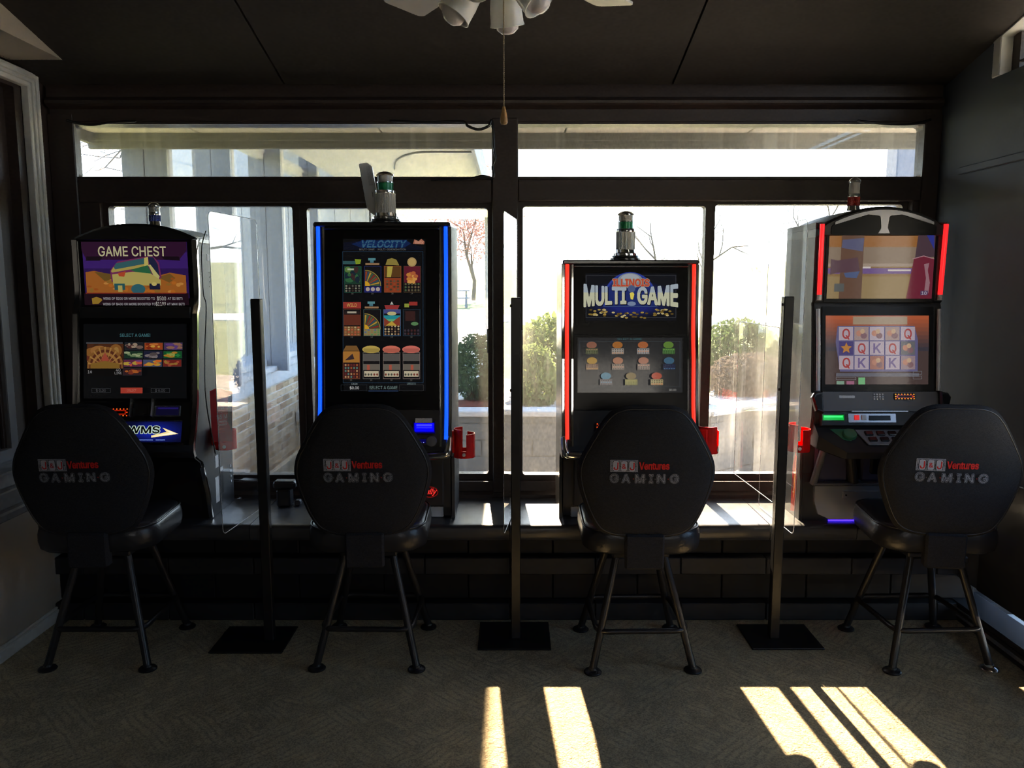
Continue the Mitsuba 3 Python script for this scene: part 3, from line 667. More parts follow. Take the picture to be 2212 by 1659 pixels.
def wheel(x, y, r, seed):
    o = [(q.E(x, y, r * 1.05, r * 1.05).intersection(q.R(x, y - r * 1.1, x + r * 1.1, y)), (150, 130, 60)), (q.E(x, y, r, r).intersection(q.R(x, y - r * 1.1, x + r * 1.1, y)), (60, 60, 50))]
    cs = [(128, 44, 36), (60, 84, 66), (176, 140, 52), (52, 74, 92), (150, 62, 40), (86, 90, 60)]
    for i in range(10):
        a0, a1 = PI / 2 * i / 10, PI / 2 * (i + .8) / 10
        o.append((q.P((x, y), (x + r * .95 * math.cos(a0), y - r * .95 * math.sin(a0)), (x + r * .95 * math.cos(a1), y - r * .95 * math.sin(a1))), cs[(i + seed) % 6]))
    o.append((q.E(x, y, r * .32, r * .32).intersection(q.R(x, y - r, x + r, y)), (206, 156, 40)))
    return o
def symbols(x0, y0, x1, y1, nx, ny, cols, seed):
    r = random.Random(seed); o = []
    for i in range(nx):
        for j in range(ny):
            cx, cy = x0 + (i + .5) * (x1 - x0) / nx, y0 + (j + .5) * (y1 - y0) / ny
            o.append((q.E(cx, cy, (x1 - x0) / nx * .33, (y1 - y0) / ny * .36), cols[r.randrange(len(cols))]))
    return o
cols_ = [751, 794.5, 838, 880.5]
rowsy = [553, 647, 739]
for row in range(3):
    for col in range(4):
        x, y = cols_[col], rowsy[row]; x1 = x + 35; yt_, yb_ = y + 19, y + 74
        n = row * 4 + col
        frame_c = [(40, 92, 72), (40, 48, 110), (150, 80, 44), (86, 66, 42), (120, 70, 50), (66, 90, 88), (70, 110, 150), (40, 62, 78), (120, 70, 50), (96, 96, 90), (130, 110, 100), (120, 104, 100)][n]
        items.append((q.R(x - 1, yt_ - 1, x1 + 1, yb_ + 1), frame_c)); items.append((q.R(x, yt_, x1, yb_), (22, 20, 22)))
        if n == 0: items += tile_art(q, x, yt_, x1, yb_ - 17, (30, 58, 44), [(50, 96, 60), (26, 40, 50), (90, 120, 60), (60, 40, 40)], None, 14, 1) + [(q.R(x + 6, yt_ + 4, x + 20, yt_ + 8), (170, 180, 150)), (q.R(x - 4, y + 7, x + 24, y + 14), (50, 84, 86)), (q.P((x + 22, y + 3), (x + 36, y + 4), (x + 34, y + 13), (x + 24, y + 14)), (128, 150, 40))] + symbols(x, yb_ - 16, x1, yb_, 5, 3, [(130, 130, 110), (60, 50, 40), (90, 90, 80)], 2)
        elif n in (1, 5): items += wheel(x + 1, yb_ - 13, 33, n) + [(q.R(x + 8, y + 1, x + 24, y + 6), (84, 134, 140)), (q.R(x + 12, y + 6, x + 20, y + 11), (74, 118, 130)), (q.R(x + 2, y + 12, x + 32, y + 16), (150, 116, 84))] + ([(q.R(x, yb_ - 12, x1, yb_), (38, 40, 104))] + [(q.E(x + 7 + 11 * i, yb_ - 6, 4.5, 4.5), (176, 160, 150)) for i in range(3)] if n == 1 else [(q.R(x, yb_ - 14, x1, yb_), (132, 128, 88))] + symbols(x, yb_ - 14, x1, yb_, 5, 3, [(90, 130, 80), (90, 96, 140), (150, 110, 70)], 5))
        elif n == 2: items += [(q.R(x, yt_, x1, yb_ - 32), (90, 60, 30)), (q.P((x + 6, yt_), (x + 18, yt_), (x + 14, yb_ - 32), (x + 5, yb_ - 32)), (176, 160, 70)), (q.R(x, yb_ - 30, x1, yb_), (140, 62, 36)), (q.P((x + 2, y + 16), (x + 6, y + 4), (x + 16, y + 1), (x + 26, y + 5), (x + 32, y + 17)), (140, 124, 60))] + symbols(x + 2, yb_ - 26, x1 - 2, yb_ - 2, 4, 4, [(70, 60, 44), (96, 80, 60), (150, 70, 40)], 7)
        elif n == 3: items += [(q.R(x, yt_, x1, yb_ - 20), (96, 30, 44)), (q.E(x + 17, y + 10, 10, 10), (168, 140, 92)), (q.E(x + 17, y + 10, 7.5, 7.5), (186, 156, 96))] + [(q.E(x + 17 + 9 * math.cos(i * 2.4) * (i / 14) ** .5, yt_ + 24 + 12 * math.sin(i * 2.4) * (i / 14) ** .5, 5, 4), [(196, 128, 56), (178, 96, 56), (210, 150, 74)][i % 3]) for i in range(15)] + symbols(x, yb_ - 20, x1, yb_, 5, 3, [(90, 84, 60), (70, 90, 60), (110, 90, 70)], 8)
        elif n == 4: items += [(q.R(x - 2, y + 2, x1 + 2, y + 16), (150, 54, 46)), (q.text('WILD', x + 17, y + 12, 7, 22, True), (196, 150, 84)), (q.R(x + 1, yt_ + 3, x1 - 1, yt_ + 9), (40, 30, 30)), (q.R(x + 7, yt_ + 3, x1 - 8, yt_ + 7), (168, 160, 140)), (q.R(x, yt_ + 10, x1, yb_ - 22), (96, 46, 34)), (q.R(x, yb_ - 20, x1, yb_), (120, 80, 50))] + symbols(x, yb_ - 20, x1, yb_, 5, 4, [(176, 156, 110), (150, 110, 70), (180, 90, 60)], 9)
        elif n == 6: items += [(q.P((x + 13, y + 8), (x + 17, y + 1), (x + 21, y + 8)), (180, 180, 170)), (q.P((x + 1, y + 9), (x + 34, y + 9), (x + 30, y + 18), (x + 4, y + 18)), (150, 52, 52)), (q.R(x, yt_, x1, yt_ + 8), (72, 74, 128)), (q.E(x + 17, yt_ + 8, 10, 4), (190, 180, 130)), (q.R(x, yt_ + 12, x1, yt_ + 20), (38, 140, 150)), (q.R(x, yt_ + 20, x1, yt_ + 25), (96, 170, 120)), (q.P((x, yt_ + 25), (x, yt_ + 16), (x + 10, yt_ + 24), (x + 17, yt_ + 28), (x + 26, yt_ + 20), (x1, yt_ + 14), (x1, yt_ + 34), (x, yt_ + 34)), (132, 60, 42)), (q.P((x + 4, yt_ + 34), (x + 17, yt_ + 24), (x + 28, yt_ + 34)), (190, 156, 60))] + symbols(x, yb_ - 22, x1, yb_, 5, 4, [(180, 160, 120), (150, 120, 90), (80, 60, 50)], 10)
        elif n == 7: items += [(q.R(x + 12, y + 2, x + 30, y + 10), (150, 50, 44)), (q.R(x + 2, y + 6, x + 12, y + 14), (140, 150, 60)), (q.R(x + 4, yt_ + 3, x1 - 10, yt_ + 24), (58, 34, 32)), (q.E(x + 24, yt_ + 30, 8, 4), (90, 130, 84))] + symbols(x, yb_ - 14, x1, yb_, 5, 2, [(70, 40, 40), (60, 50, 60)], 11)
        elif n == 8: items += [(q.P((x, yt_ - 4), (x + 6, y + 4), (x + 29, y + 4), (x1, yt_ - 4)), (120, 84, 44)), (q.R(x, yt_ - 3, x1, yb_ - 34), (166, 112, 50)), (q.P((x + 4, yt_ + 16), (x + 20, yt_ + 2), (x + 24, yt_ + 14)), (54, 40, 44)), (q.R(x, yb_ - 32, x1, yb_), (66, 32, 30))] + symbols(x + 2, yb_ - 32, x1 - 2, yb_, 5, 5, [(150, 84, 50), (96, 40, 40), (80, 120, 110), (170, 130, 90)], 12)
        else:
            hc = [(186, 160, 80), (206, 110, 90), (206, 110, 96)][n - 9]
            items += [(q.E(x + 17, y + 12, 19, 8), hc), (q.R(x + 1, y + 10, x1 - 1, y + 18), tuple(.86 * v for v in hc)), (q.R(x, yt_ + 2, x1, yt_ + 18), (88, 84, 80)), (q.R(x, yt_ + 24, x1, yb_ - 18), (104, 96, 86)), (q.R(x + 8 + 4 * (n - 9), yt_ + 26, x + 14 + 4 * (n - 9), yb_ - 18), (168, 84, 66)), (q.R(x + 2, yb_ - 16, x1 - 2, yb_ - 4), (190, 178, 150))]
            items += symbols(x + 2, yb_ - 12, x1 - 2, yb_ - 5, 5, 1, [(120, 60, 50), (80, 80, 70)], n)
        items.append((q.text('1¢', x + 17, yb_ + 5, 3.2), (110, 108, 100)))
items += [(q.rect(747, 826, 803, 840, .8), (40, 46, 52)), (q.text('CASH', 776, 826.5, 4, 13), (150, 160, 160)), (q.text('$0.00', 776, 836, 6, 20, True), (186, 186, 184)), (q.text('SELECT A GAME', 838, 836, 7, 60), (122, 146, 140)), (q.R(806, 838, 870, 841), (30, 44, 70)), (q.rect(872, 826, 924, 840, .8), (60, 60, 60)), (q.text('CREDITS', 898, 826, 4, 19), (124, 146, 146))]
display(m2, 'screen', pl, items, .0046, 0.75)
# lower face of machine 2: blue note slot with its paper strip, button, row of lights
q = PX(690, 973, 870, 965, -.2925, .2925, .004, .183)
part(m2, 'deck', pl.slab(rr(-.258, .0, .258, .158, .006), -.006, .002), 'cab_satin')
k = f'{m2}__note_slot'
part(k, 'bezel', pl.cslab(q.u(898), q.u(948), q.v(941), q.v(908), .002, .016), 'cab_black')
display(k, 'light', pl, [(q.R(900, 912, 946, 938), (2, 0, 90)), (q.R(902, 914, 944, 934), (4, 2, 255)), (q.R(906, 916, 940, 921), (60, 60, 255)), (q.R(906, 923, 940, 926), (40, 40, 240))], .0165, 1.3)
part(k, 'paper_strip', pl.put(box(q.u(904), q.u(940), q.v(913), q.v(902), .017, .0185)), 'label_paper')
part(m2, 'play_button', pl.put(lathe([(0, .002), (.024, .002), (.025, .010), (.022, .018), (0, .020)], 28, (q.u(938), q.v(957), 0))), 'cab_grey', 30)
display(m2, 'button_lights', pl, [(q.R(907, 952, 928, 962), (4, 2, 70))] + [(q.E(909 + 6 * i, 960.5, 1.0, 1.0), (150, 160, 255)) for i in range(4)], .003, 1)
bp = Plane(C2, 3.7215, .54, 3.7215, .78)
oval = affinity.scale(Point(0, 0).buffer(1, quad_segs=12), .040, .026)
oc = affinity.translate(oval, .192, .066)
bt = text2('Bally', .026, .066, True, .35, (.187, .056), poly=True)
display(m2, 'logo_light', bp, [(oc, (16, 4, 4)), (oc.difference(oc.buffer(-.0025)), (150, 14, 12)), (bt, (250, 50, 44))], .001, 1.2)
tower(m2, C2 - .003, 3.80, Z2, ['lens_clear', 'lens_green', 'lens_clear'], .046, True, 1.0)

C3, Z3 = .535, 1.695
m3_, HW, pl = bent_machine('black slot machine with red edge lights and a blue globe on its top screen', C3, Z3, (255, 46, 30), 1.7)
part(m3_, 'top_glass', pl.slab(rr(-.256, .500, .256, pl.L, .006), -.004, .004), 'glass_black')
part(m3_, 'main_glass', pl.slab(rr(-.256, .160, .256, .494, .006), -.004, .004), 'glass_black')
part(m3_, 'deck', pl.slab(rr(-.258, .0, .258, .156, .006), -.006, .002), 'cab_satin')
q = PX(1247, 1470, 575, 705, -.236, .236, .535, .800)
bgp = q.R(1262, 588, 1456, 692)
items = [(bgp, (16, 17, 22)), (q.rect(1263, 592, 1455, 686, 1.0), (54, 56, 62))]
for i in range(10): items.append((q.E(1358, 645, 105 - 6 * i, 42 - 1.5 * i).intersection(bgp), (16 + i, 18 + 1.6 * i, 28 + 8 * i)))
dome = q.E(1357, 650, 58, 65).intersection(q.R(1247, 575, 1470, 660))
items += [(dome, (40, 56, 138)), (q.E(1357, 652, 54, 63).intersection(q.R(1247, 590, 1470, 660)), (28, 40, 96)), (q.E(1357, 604, 27, 17).intersection(dome), (120, 128, 140)), (q.E(1357, 600, 20, 11).intersection(dome), (150, 154, 160))]
il = q.text('ILLINOIS', 1359, 616, 15, 78, True, poly=True)
items += [(il.buffer(.0028), (150, 120, 100)), (il, (176, 60, 40))]
def warp(t):
    """letters that grow towards both ends"""
    mid = q.v(638)
    def g(c): return [(x, mid + (y - mid) * (.84 + .34 * ((x - q.u(1359)) / .215) ** 2)) for x, y in c]
    return unary_union([Polygon(g(p.segmentize(.004).exterior.coords), [g(r.segmentize(.004).coords) for r in p.interiors]).buffer(0) for p in getattr(t, 'geoms', [t])])
wrd = [warp(q.text(t, x, 657, 40, w, True, poly=True).simplify(.0004).buffer(.0024, join_style=2)) for t, x, w in (('MULTI', 1303.5, 89), ('GAME', 1415.5, 85))]
for w_ in wrd: items.append((affinity.translate(w_.buffer(.0015), .002, -.0024), (14, 16, 30)))
for w_ in wrd: items += [(w_, (150, 160, 168)), (w_.intersection(q.R(1240, 630, 1480, 700)), (176, 176, 150))]
items += [(q.P((1356, 632), (1362, 627), (1366, 634), (1363, 646), (1358, 645)), (206, 190, 80)), (q.E(1360, 622, 8, 8), (70, 84, 120)), (q.E(1360, 655, 9, 5), (110, 124, 150)), (q.R(1300, 661, 1415, 662), (60, 80, 110))]
for i in range(60):
    s = rnd.choice([(1268, 1308), (1406, 1448), (1320, 1410)]); items.append((q.E(rnd.uniform(*s), rnd.uniform(668, 682) + (5 if s[0] == 1320 else 0), 3.4, 2.0).intersection(bgp), [(120, 98, 42), (150, 126, 62), (84, 66, 28), (176, 160, 110)][i % 4]))
display(m3_, 'top_screen', pl, items, .0046, 0.95)
q = PX(1240, 1475, 715, 860, -.248, .248, .215, .500)
items = [(q.R(1244, 723, 1468, 849), (46, 46, 47)), (q.rect(1248, 731, 1463, 836, .8), (70, 78, 84)), (q.text('SELECT A GAME', 1355, 728.5, 5, 52), (62, 116, 122)), (q.text('$0.00', 1447, 845, 4.5, 15, True), (150, 150, 146)), (q.text('MULTI-GAME    MULTI-DENOMINATION', 1357, 844, 3.6, 102), (100, 100, 98))]
icons = [(1274, 747, (104, 108, 76), (150, 100, 80)), (1329, 747, (170, 160, 150), (176, 110, 50)), (1383, 747, (170, 164, 160), (180, 104, 60)), (1437, 747, (86, 130, 70), (104, 140, 60)), (1274, 783, (150, 116, 92), (180, 140, 60)), (1329, 783, (150, 134, 118), (176, 120, 90)), (1383, 783, (150, 134, 122), (176, 120, 96)), (1437, 783, (48, 54, 84), (66, 104, 130)), (1303, 818, (120, 112, 112), (84, 130, 150)), (1356, 818, (150, 146, 70), (130, 110, 66)), (1410, 818, (176, 160, 110), (180, 76, 50))]
for i, (x, y, c1, c2) in enumerate(icons):
    items += [(q.E(x, y - 7, 11, 8), c2), (q.R(x - 13, y, x + 14, y + 14), tuple(.6 * v for v in c1)), (q.R(x - 12, y + 1, x + 13, y + 13), c1)]
    for a in range(5):
        for b in range(3): items.append((q.E(x - 9.5 + 5 * a, y + 3.2 + 4 * b, 1.4, 1.1), tuple(.45 * v for v in c1) if (a * 3 + b + i) % 3 else tuple(min(255, 1.2 * v) for v in c2)))
display(m3_, 'main_screen', pl, items, .0046, 0.62)
q = PX(1225, 1498, 870, 965, -.2925, .2925, .004, .178)
led_frame(m3_, pl, q.u(1291), q.u(1326), q.v(931), q.v(915), .008, 6)
tower(m3_, C3 - .006, 3.80, Z3, ['lens_clear', 'lens_green', 'lens_clear'], .043, True, .92)

# ---------------------------------------------------------------- machine 4: red light bars, speakers on top, button deck
m4 = thing('slot_machine', 'slot machine with two red light bars and a button deck, beside the dark right wall', 'slot machine')
C4 = 1.658
f4 = [(3.70, LZ), (3.70, .66), (3.715, .70), (3.715, .86), (3.62, .90), (3.60, .985), (3.60, 1.09), (3.62, 1.10), (3.662, 1.485), (3.668, 1.50), (3.655, 1.51), (3.655, 1.86)]
part(m4, 'cabinet', YZ(Polygon([(4.06, LZ)] + f4 + [(4.06, 1.86)]), C4 - .285, C4 + .285), 'cab_satin', 20)
for s in (-1, 1): part(m4, 'side_panel', YZ(Polygon([(4.05, LZ + .003)] + [(y + .012, z) for y, z in f4] + [(4.05, 1.855)]), C4 + s * .2895 - .005, C4 + s * .2895 + .005), 'side_grey', 20)
arch = [(C4 - .296, 1.795)] + [(C4 - .296 + .592 * t, 1.832 + .098 * (math.sin(PI * min(max(t, .0), 1)) ** .8)) for t in np.linspace(0, 1, 25)] + [(C4 + .296, 1.795)]
ap = Polygon(arch)
part(m4, 'arched_top', hull(XZ(ap, 3.66, 4.04), XZ(ap.buffer(-.010), 3.643, 3.65)), 'cab_satin', 25)
pl = Plane(C4, 3.642, 1.79, 3.642, 1.93)
grille = affinity.translate(ap.buffer(-.016), -C4, -1.79).intersection(sbox(-.3, .012, .3, .2))
spk = [Polygon([(-.235, .012), (-.030, .012), (-.014, .045), (-.020, .098), (-.075, .104), (-.235, .055)]).buffer(-.012).buffer(.012), Polygon([(.235, .012), (.030, .012), (.014, .045), (.020, .098), (.075, .104), (.235, .055)]).buffer(-.012).buffer(.012)]
plate = grille
for s_ in spk: plate = plate.difference(s_)
part(m4, 'speaker_plate', pl.slab(plate.intersection(sbox(-.22, 0, .22, .2)), 0, .006), 'cab_silver', label='silver speaker surround')
for s_ in spk: part(m4, 'speaker', pl.slab(s_.buffer(-.001), -.002, .003), 'glass_black')
pl = Plane(C4, 3.654, 1.505, 3.654, 1.80)
part(m4, 'top_glass', pl.slab(rr(-.25, .0, .25, .305, .004), -.002, .004), 'glass_black')
q = PX(1786, 2016, 503, 648, -.242, .242, .012, .300)
fr_ = q.R(1788, 504, 2013, 646)
items = [(fr_, (128, 100, 60)), (q.R(1788, 504, 2013, 530), (140, 92, 46)), (q.R(1788, 530, 2013, 568), (126, 108, 90)), (q.R(1788, 596, 2013, 646), (138, 116, 78)), (q.R(1788, 567, 2013, 574), (150, 132, 116)), (q.R(1788, 577, 2013, 590), (100, 74, 126)), (q.R(1855, 574, 1879, 578), (196, 186, 180)), (q.R(1916, 580, 1965, 584), (196, 186, 180)),
         (q.R(1814, 504, 1862, 646).intersection(fr_), (96, 70, 56)), (q.P((1816, 514), (1862, 510), (1860, 540), (1815, 532)), (84, 84, 110)), (q.P((1793, 557), (1808, 560), (1850, 553), (1856, 584), (1806, 588), (1793, 592)), (84, 60, 68)), (q.P((1822, 588), (1856, 584), (1850, 600), (1826, 598)), (74, 86, 120)), (q.R(1803, 612, 1824, 630), (84, 86, 84)),
         (q.P((1976, 504), (2013, 504), (2013, 552), (1972, 556)), (70, 52, 60)), (q.P((1994, 504), (2010, 504), (2012, 536)), (44, 50, 128)), (q.P((1970, 556), (1990, 550), (2013, 556), (2013, 646), (1958, 646)), (104, 34, 50)), (q.P((1992, 568), (2003, 566), (2001, 582), (2007, 610), (2005, 634), (1996, 634), (1998, 600)), (142, 104, 112)), (q.R(1988, 628, 2004, 638), (80, 60, 90)), (q.text('10', 1996, 637, 7, 11, True), (170, 160, 170)), (q.P((1966, 556), (1990, 549), (2013, 556), (2013, 557.5), (1990, 551), (1966, 558)), (160, 120, 126))]
display(m4, 'top_screen', pl, items, .0046, 0.85)
for s in (-1, 1):
    a, b = (C4 + s * .272, 3.646, 1.515), (C4 + s * .276, 3.640, 1.852)
    part(m4, 'light_bar', tube([np.array(a) * (1 - t) + np.array(b) * t for t in (.07, .5, 1)], .0105, 12), 'screen_glass', True, emitter=emit((255, 40, 42), 1.25), label='glowing red light bar')
    part(m4, 'bar_end', tube([np.array(a) * (1 - t) + np.array(b) * t for t in (0, .07)], .0103, 12), 'white_plastic', True)
    part(m4, 'side_tube', tube([(C4 + s * .272, 3.606, 1.108), (C4 + s * .272, 3.626, 1.30), (C4 + s * .274, 3.648, 1.475)], .0095, 12), 'tube_grey', True, label='grey unlit tube')
pl = Plane(C4, 3.618, 1.102, 3.660, 1.485)
part(m4, 'main_glass', pl.slab(rr(-.252, 0, .252, pl.L, .004), -.002, .004), 'glass_black')
q = PX(1775, 2016, 670, 838, -.247, .247, .006, .380)
fr_ = q.R(1780, 686, 2008, 826)
items = [(fr_, (70, 56, 54))] + [(q.R(1780, 686 + 8 * i, 2008, 694 + 8 * i), (168 - 14 * i, 84 - 4 * i, 52 + 1 * i)) for i in range(9)]
items += [(q.P((1806, 707), (1976, 707), (1984, 735), (1984, 800), (1812, 800), (1802, 740)), (92, 88, 124)), (q.R(1840, 688, 1960, 704), (150, 130, 106))]
syms = ['QLBLQ', 'FQKQB', 'QKSKP']
cw, ch = 34, 29.5
for r_ in range(3):
    for c_ in range(5):
        x0, y0 = 1809 + cw * c_, 709 + ch * r_; ch_ = syms[r_][c_]
        light = ch_ in 'QK' or (r_, c_) == (0, 2)
        items.append((q.R(x0, y0, x0 + cw - 2.5, y0 + ch - 2), (166, 152, 162) if light else {'F': (70, 62, 110), 'S': (150, 104, 92), 'B': (96, 96, 100), 'P': (140, 120, 126), 'L': (150, 128, 124)}[ch_]))
        if ch_ in 'QK': items.append((q.text(ch_, x0 + 16, y0 + 23.5, 19, 17, True), (154, 62, 62) if ch_ == 'Q' else (104, 88, 130)))
        elif ch_ == 'F': items += [(q.P(*[(x0 + 16 + (13 if i % 2 == 0 else 6) * math.sin(i * PI / 5), y0 + 14 - (12 if i % 2 == 0 else 5.5) * math.cos(i * PI / 5)) for i in range(10)]), (176, 120, 60))]
        else: items += [(q.E(x0 + 11, y0 + 13, 7, 6), (172, 120, 100)), (q.E(x0 + 21, y0 + 18, 7, 6), (120, 90, 96)), (q.E(x0 + 18, y0 + 9, 5, 5), (180, 150, 120))]
items += [(q.R(1802, 803, 1985, 810), (92, 92, 102)), (q.rect(1802, 811, 1846, 817, .7), (130, 130, 136)), (q.R(1803, 819, 1820, 826), (120, 150, 130)), (q.R(1825, 819, 1842, 826), (150, 96, 120)), (q.R(1851, 812, 1866, 826), (110, 170, 116)), (q.rect(1972, 799, 1991, 806, .7), (120, 124, 130)), (q.rect(1972, 809, 1991, 815, .7), (120, 124, 130))]
display(m4, 'main_screen', pl, items, .0046, 0.85)
# belt with keypad, note slot and winged ends
pl = Plane(C4, 3.574, 1.018, 3.596, 1.104)
part(m4, 'belt', pl.slab(rr(-.262, 0, .262, pl.L, .004), -.03, .004), 'cab_grey')
for s in (-1, 1):
    wing = Polygon([(s * .262, .090), (s * .300, .082), (s * .312, .062), (s * .296, .0), (s * .262, -.012)])
    part(m4, 'wing', pl.put(hull(extrude(wing, .02), affinity and np.column_stack([np.array(wing.buffer(-.006).exterior.coords), np.full(len(wing.buffer(-.006).exterior.coords), .03)]))), 'cab_black')
    part(m4, 'wing_window', pl.slab(affinity.scale(wing, .62, .72), .030, .032), 'glass_black')
q = PX(1790, 2040, 845, 900, -.250, .262, .0, pl.L)
part(m4, 'belt_label', pl.slab(q.R(1822, 856, 1857, 863), .004, .006), 'tube_grey')
key = mikit.ply(pl.cslab(q.u(1897.5), q.u(1901.5), q.v(855), q.v(850.5), .004, .008, .001), 'tube_grey')
for i in range(4):
    for j in range(3):
        dv = np.array(pl.M[:3, 1]) * (-abs(q.c) * 6.6 * j)
        part(m4, 'key', key, None, to_world=T().translate([float(q.a * 6.2 * i), float(dv[1]), float(dv[2])]))
led_frame(m4, pl, q.u(1946), q.u(1986), q.v(865), q.v(853), .010, 7, 3, ((255, 150, 44), (255, 112, 26)))
part(m4, 'silver_strip', pl.slab(q.R(1848, 899, 1972, 901.5), -.004, .008), 'cab_silver')
pl = Plane(C4, 3.564, .956, 3.580, 1.014)
part(m4, 'shelf', pl.slab(sbox(-.262, 0, .262, pl.L), -.03, .002), 'cab_satin')
q = PX(1790, 2040, 880, 908, -.262, .262, .0, pl.L)
display(m4, 'green_light', pl, [(q.R(1790, 885, 1838, 899), (6, 60, 20)), (q.R(1792, 887, 1836, 897), (10, 170, 60)), (q.R(1794, 888, 1834, 892), (60, 255, 120))], .006, 1.2)
part(m4, 'slot_plate', pl.slab(q.R(1846, 884, 1948, 902), .002, .006), 'cab_silver')
part(m4, 'red_key', pl.cslab(q.u(1859), q.u(1869), q.v(897), q.v(887), .006, .011, .001), 'screen_glass', emitter=emit((220, 40, 40), .9))
part(m4, 'white_key', pl.cslab(q.u(1874), q.u(1884), q.v(897), q.v(887), .006, .011, .001), 'white_plastic')
part(m4, 'card_slot', pl.cslab(q.u(1890), q.u(1936), q.v(898), q.v(888), .006, .009, .001), 'glass_black')
# button deck
dk = [(3.60, .955), (3.475, .868), (3.455, .855), (3.46, .825), (3.52, .815), (3.70, .86)]
body = YZ(Polygon(dk), C4 - .19, C4 + .19)
part(m4, 'button_deck', hull(body, YZ(Polygon([(3.60, .955), (3.54, .912), (3.56, .85), (3.70, .86)]), C4 - .285, C4 + .285)), 'cab_satin', 20)
up = Plane(C4, 3.475, .8690, 3.600, .9560)
part(m4, 'button_plate', up.put(hull(cbox(-.085, .19, .016, .100, .0, .008, .003), cbox(-.115, .18, .10, .112, .0, .006, .002))), 'plate_grey')
btn = mikit.ply(up.cslab(-.018, .018, -.013, .013, 0, .012, .003), 'cab_black')
for i in range(5):
    for j in range(2):
        o = up.M[:3, 0] * (-.062 + .052 * i + .006 * j) + up.M[:3, 1] * (.082 - .036 * j) + up.M[:3, 2] * .004
        part(m4, 'button', btn, None, to_world=T().translate([float(v) for v in o]))
part(m4, 'green_plate', up.slab(Polygon([(-.225, .118), (-.115, .118), (-.115, .07), (-.15, .045), (-.18, .05)]), 0, .0015), 'green_plate')
part(m4, 'play_button', up.put(lathe([(0, 0), (.030, 0), (.031, .008), (.028, .016), (0, .018)], 28, (-.148, .078, .001))), 'green_plate', 30, label='round green play button')
# base: dark plum panels, a column, grey lower door
part(m4, 'base_panel', hull(cbox(C4 - .235, C4 - .08, 3.69, 3.72, .665, .84, .01)), 'dark_plum')
part(m4, 'base_panel', hull(cbox(C4 - .02, C4 + .2, 3.69, 3.72, .665, .84, .01)), 'dark_plum')
part(m4, 'base_column', tube(spline([(C4 - .10, 3.68, .86), (C4 - .075, 3.685, .78), (C4 - .055, 3.685, .66)], 5), .024, 10), 'cab_satin', True)
part(m4, 'base_brace', tube([(C4 - .205, 3.66, .85), (C4 - .245, 3.68, .66)], .017, 10), 'cab_grey', True)
part(m4, 'coin_door', cbox(C4 + .02, C4 + .14, 3.682, 3.70, .70, .79, .01), 'glass_black')
part(m4, 'base_ledge', cbox(C4 - .255, C4 + .255, 3.665, 3.72, .650, .664, .004), 'cab_grey')
lowp = Polygon([(-.235, .165), (.235, .165), (.235, .02), (.16, .005), (-.16, .005), (-.215, .03), (-.235, .09)])
part(m4, 'lower_door', XZ(affinity.translate(lowp, C4, LZ + .008), 3.682, 3.705), 'cab_silver')
part(m4, 'lower_plate', cbox(C4 - .105, C4 + .14, 3.676, 3.684, .585, .622, .002), 'cab_silver')
for u in (-.09, .125):
    d = trimesh.creation.cylinder(.004, .004); d.apply_transform(trimesh.transformations.rotation_matrix(PI / 2, (1, 0, 0))); d.apply_translation((C4 + u, 3.676, .603)); part(m4, 'screw', d, 'glass_black')
part(m4, 'glow_strip', cbox(C4 - .16, C4 + .16, 3.69, 3.70, LZ + .001, LZ + .006, .001), 'screen_glass', emitter=emit((60, 36, 230), 4.0))
tower(m4, C4 - .075, 3.80, 1.925, ['lens_red', 'lens_clear'], .026, False, 1, (.040, .050, 0), .92)

# ================================================================== cup holders, flyers
cup_holder(C1 + .335, 3.80, 'red cup holder on the side of the treasure chest slot machine, behind the clear screen', .80, 10, .115)
cup_holder(C2 + .365, 3.62, 'red cup holder with U slot on the side of the blue lit slot machine', .800, 0, .132)
cup_holder(C3 + .362, 3.62, 'red cup holder on the side of the red edged slot machine, behind its stool', .82, 55, .125)
cup_holder(C4 - .350, 3.60, 'red cup holder on the left side of the slot machine with red light bars', .832, -14, .125)
def flyer(label, pts, y0, y1, items, z0, h, x0, x1, tilt=0.0):
    k = thing('flyer', label, 'flyer')
    ang = math.atan2(y1 - y0, x1 - x0); L = math.hypot(x1 - x0, y1 - y0)
    M = np.eye(4); M[:3, 0] = (math.cos(ang), math.sin(ang), 0); M[:3, 1] = (0, 0, 1); M[:3, 2] = (math.sin(ang), -math.cos(ang), 0); M[:3, 3] = (x0, y0, z0)
    R = trimesh.transformations.rotation_matrix(tilt, (0, 0, 1))
    class P0: pass
    p0 = P0(); p0.put = lambda m: (lambda c: (c.apply_transform(M @ R), c)[1])(m.copy())
    c = extrude(Polygon(pts), .002); part(k, 'card', p0.put(c), 'red_plastic')
    printed(k, 'print', p0, items, .0023)
W_ = (200, 190, 190)
flyer('red promotional flyer with white writing on the side of the leftmost slot machine', [(0, .01), (.095, 0), (.105, .24), (.03, .262), (.0, .25)], 3.70, 3.79,
      [(Polygon([(.001, .012), (.094, .002), (.104, .238), (.03, .258), (.001, .248)]), (176, 40, 44)), (Polygon([(.075, .1), (.096, .05), (.103, .23), (.085, .22)]), (60, 26, 30)), (text2('R', .018, None, True, 0, (.022, .205)), (150, 60, 60)), (text2('in cash', .009, .034, False, 0, (.045, .16)), W_), (text2('to a', .008, .02, False, 0, (.04, .143)), W_), (text2('$5 M', .020, .05, True, 0, (.05, .115)), W_), (text2('Monthly', .009, .04, True, 0, (.053, .098)), W_), (text2('jackpots', .009, .04, True, 0, (.053, .084)), W_), (Polygon([(.03, .065), (.06, .07), (.06, .072), (.03, .067)]), (230, 70, 40)), (Polygon([(.03, .05), (.06, .052), (.06, .054), (.03, .052)]), (230, 70, 40))], .842, .26, -1.405, -1.300)
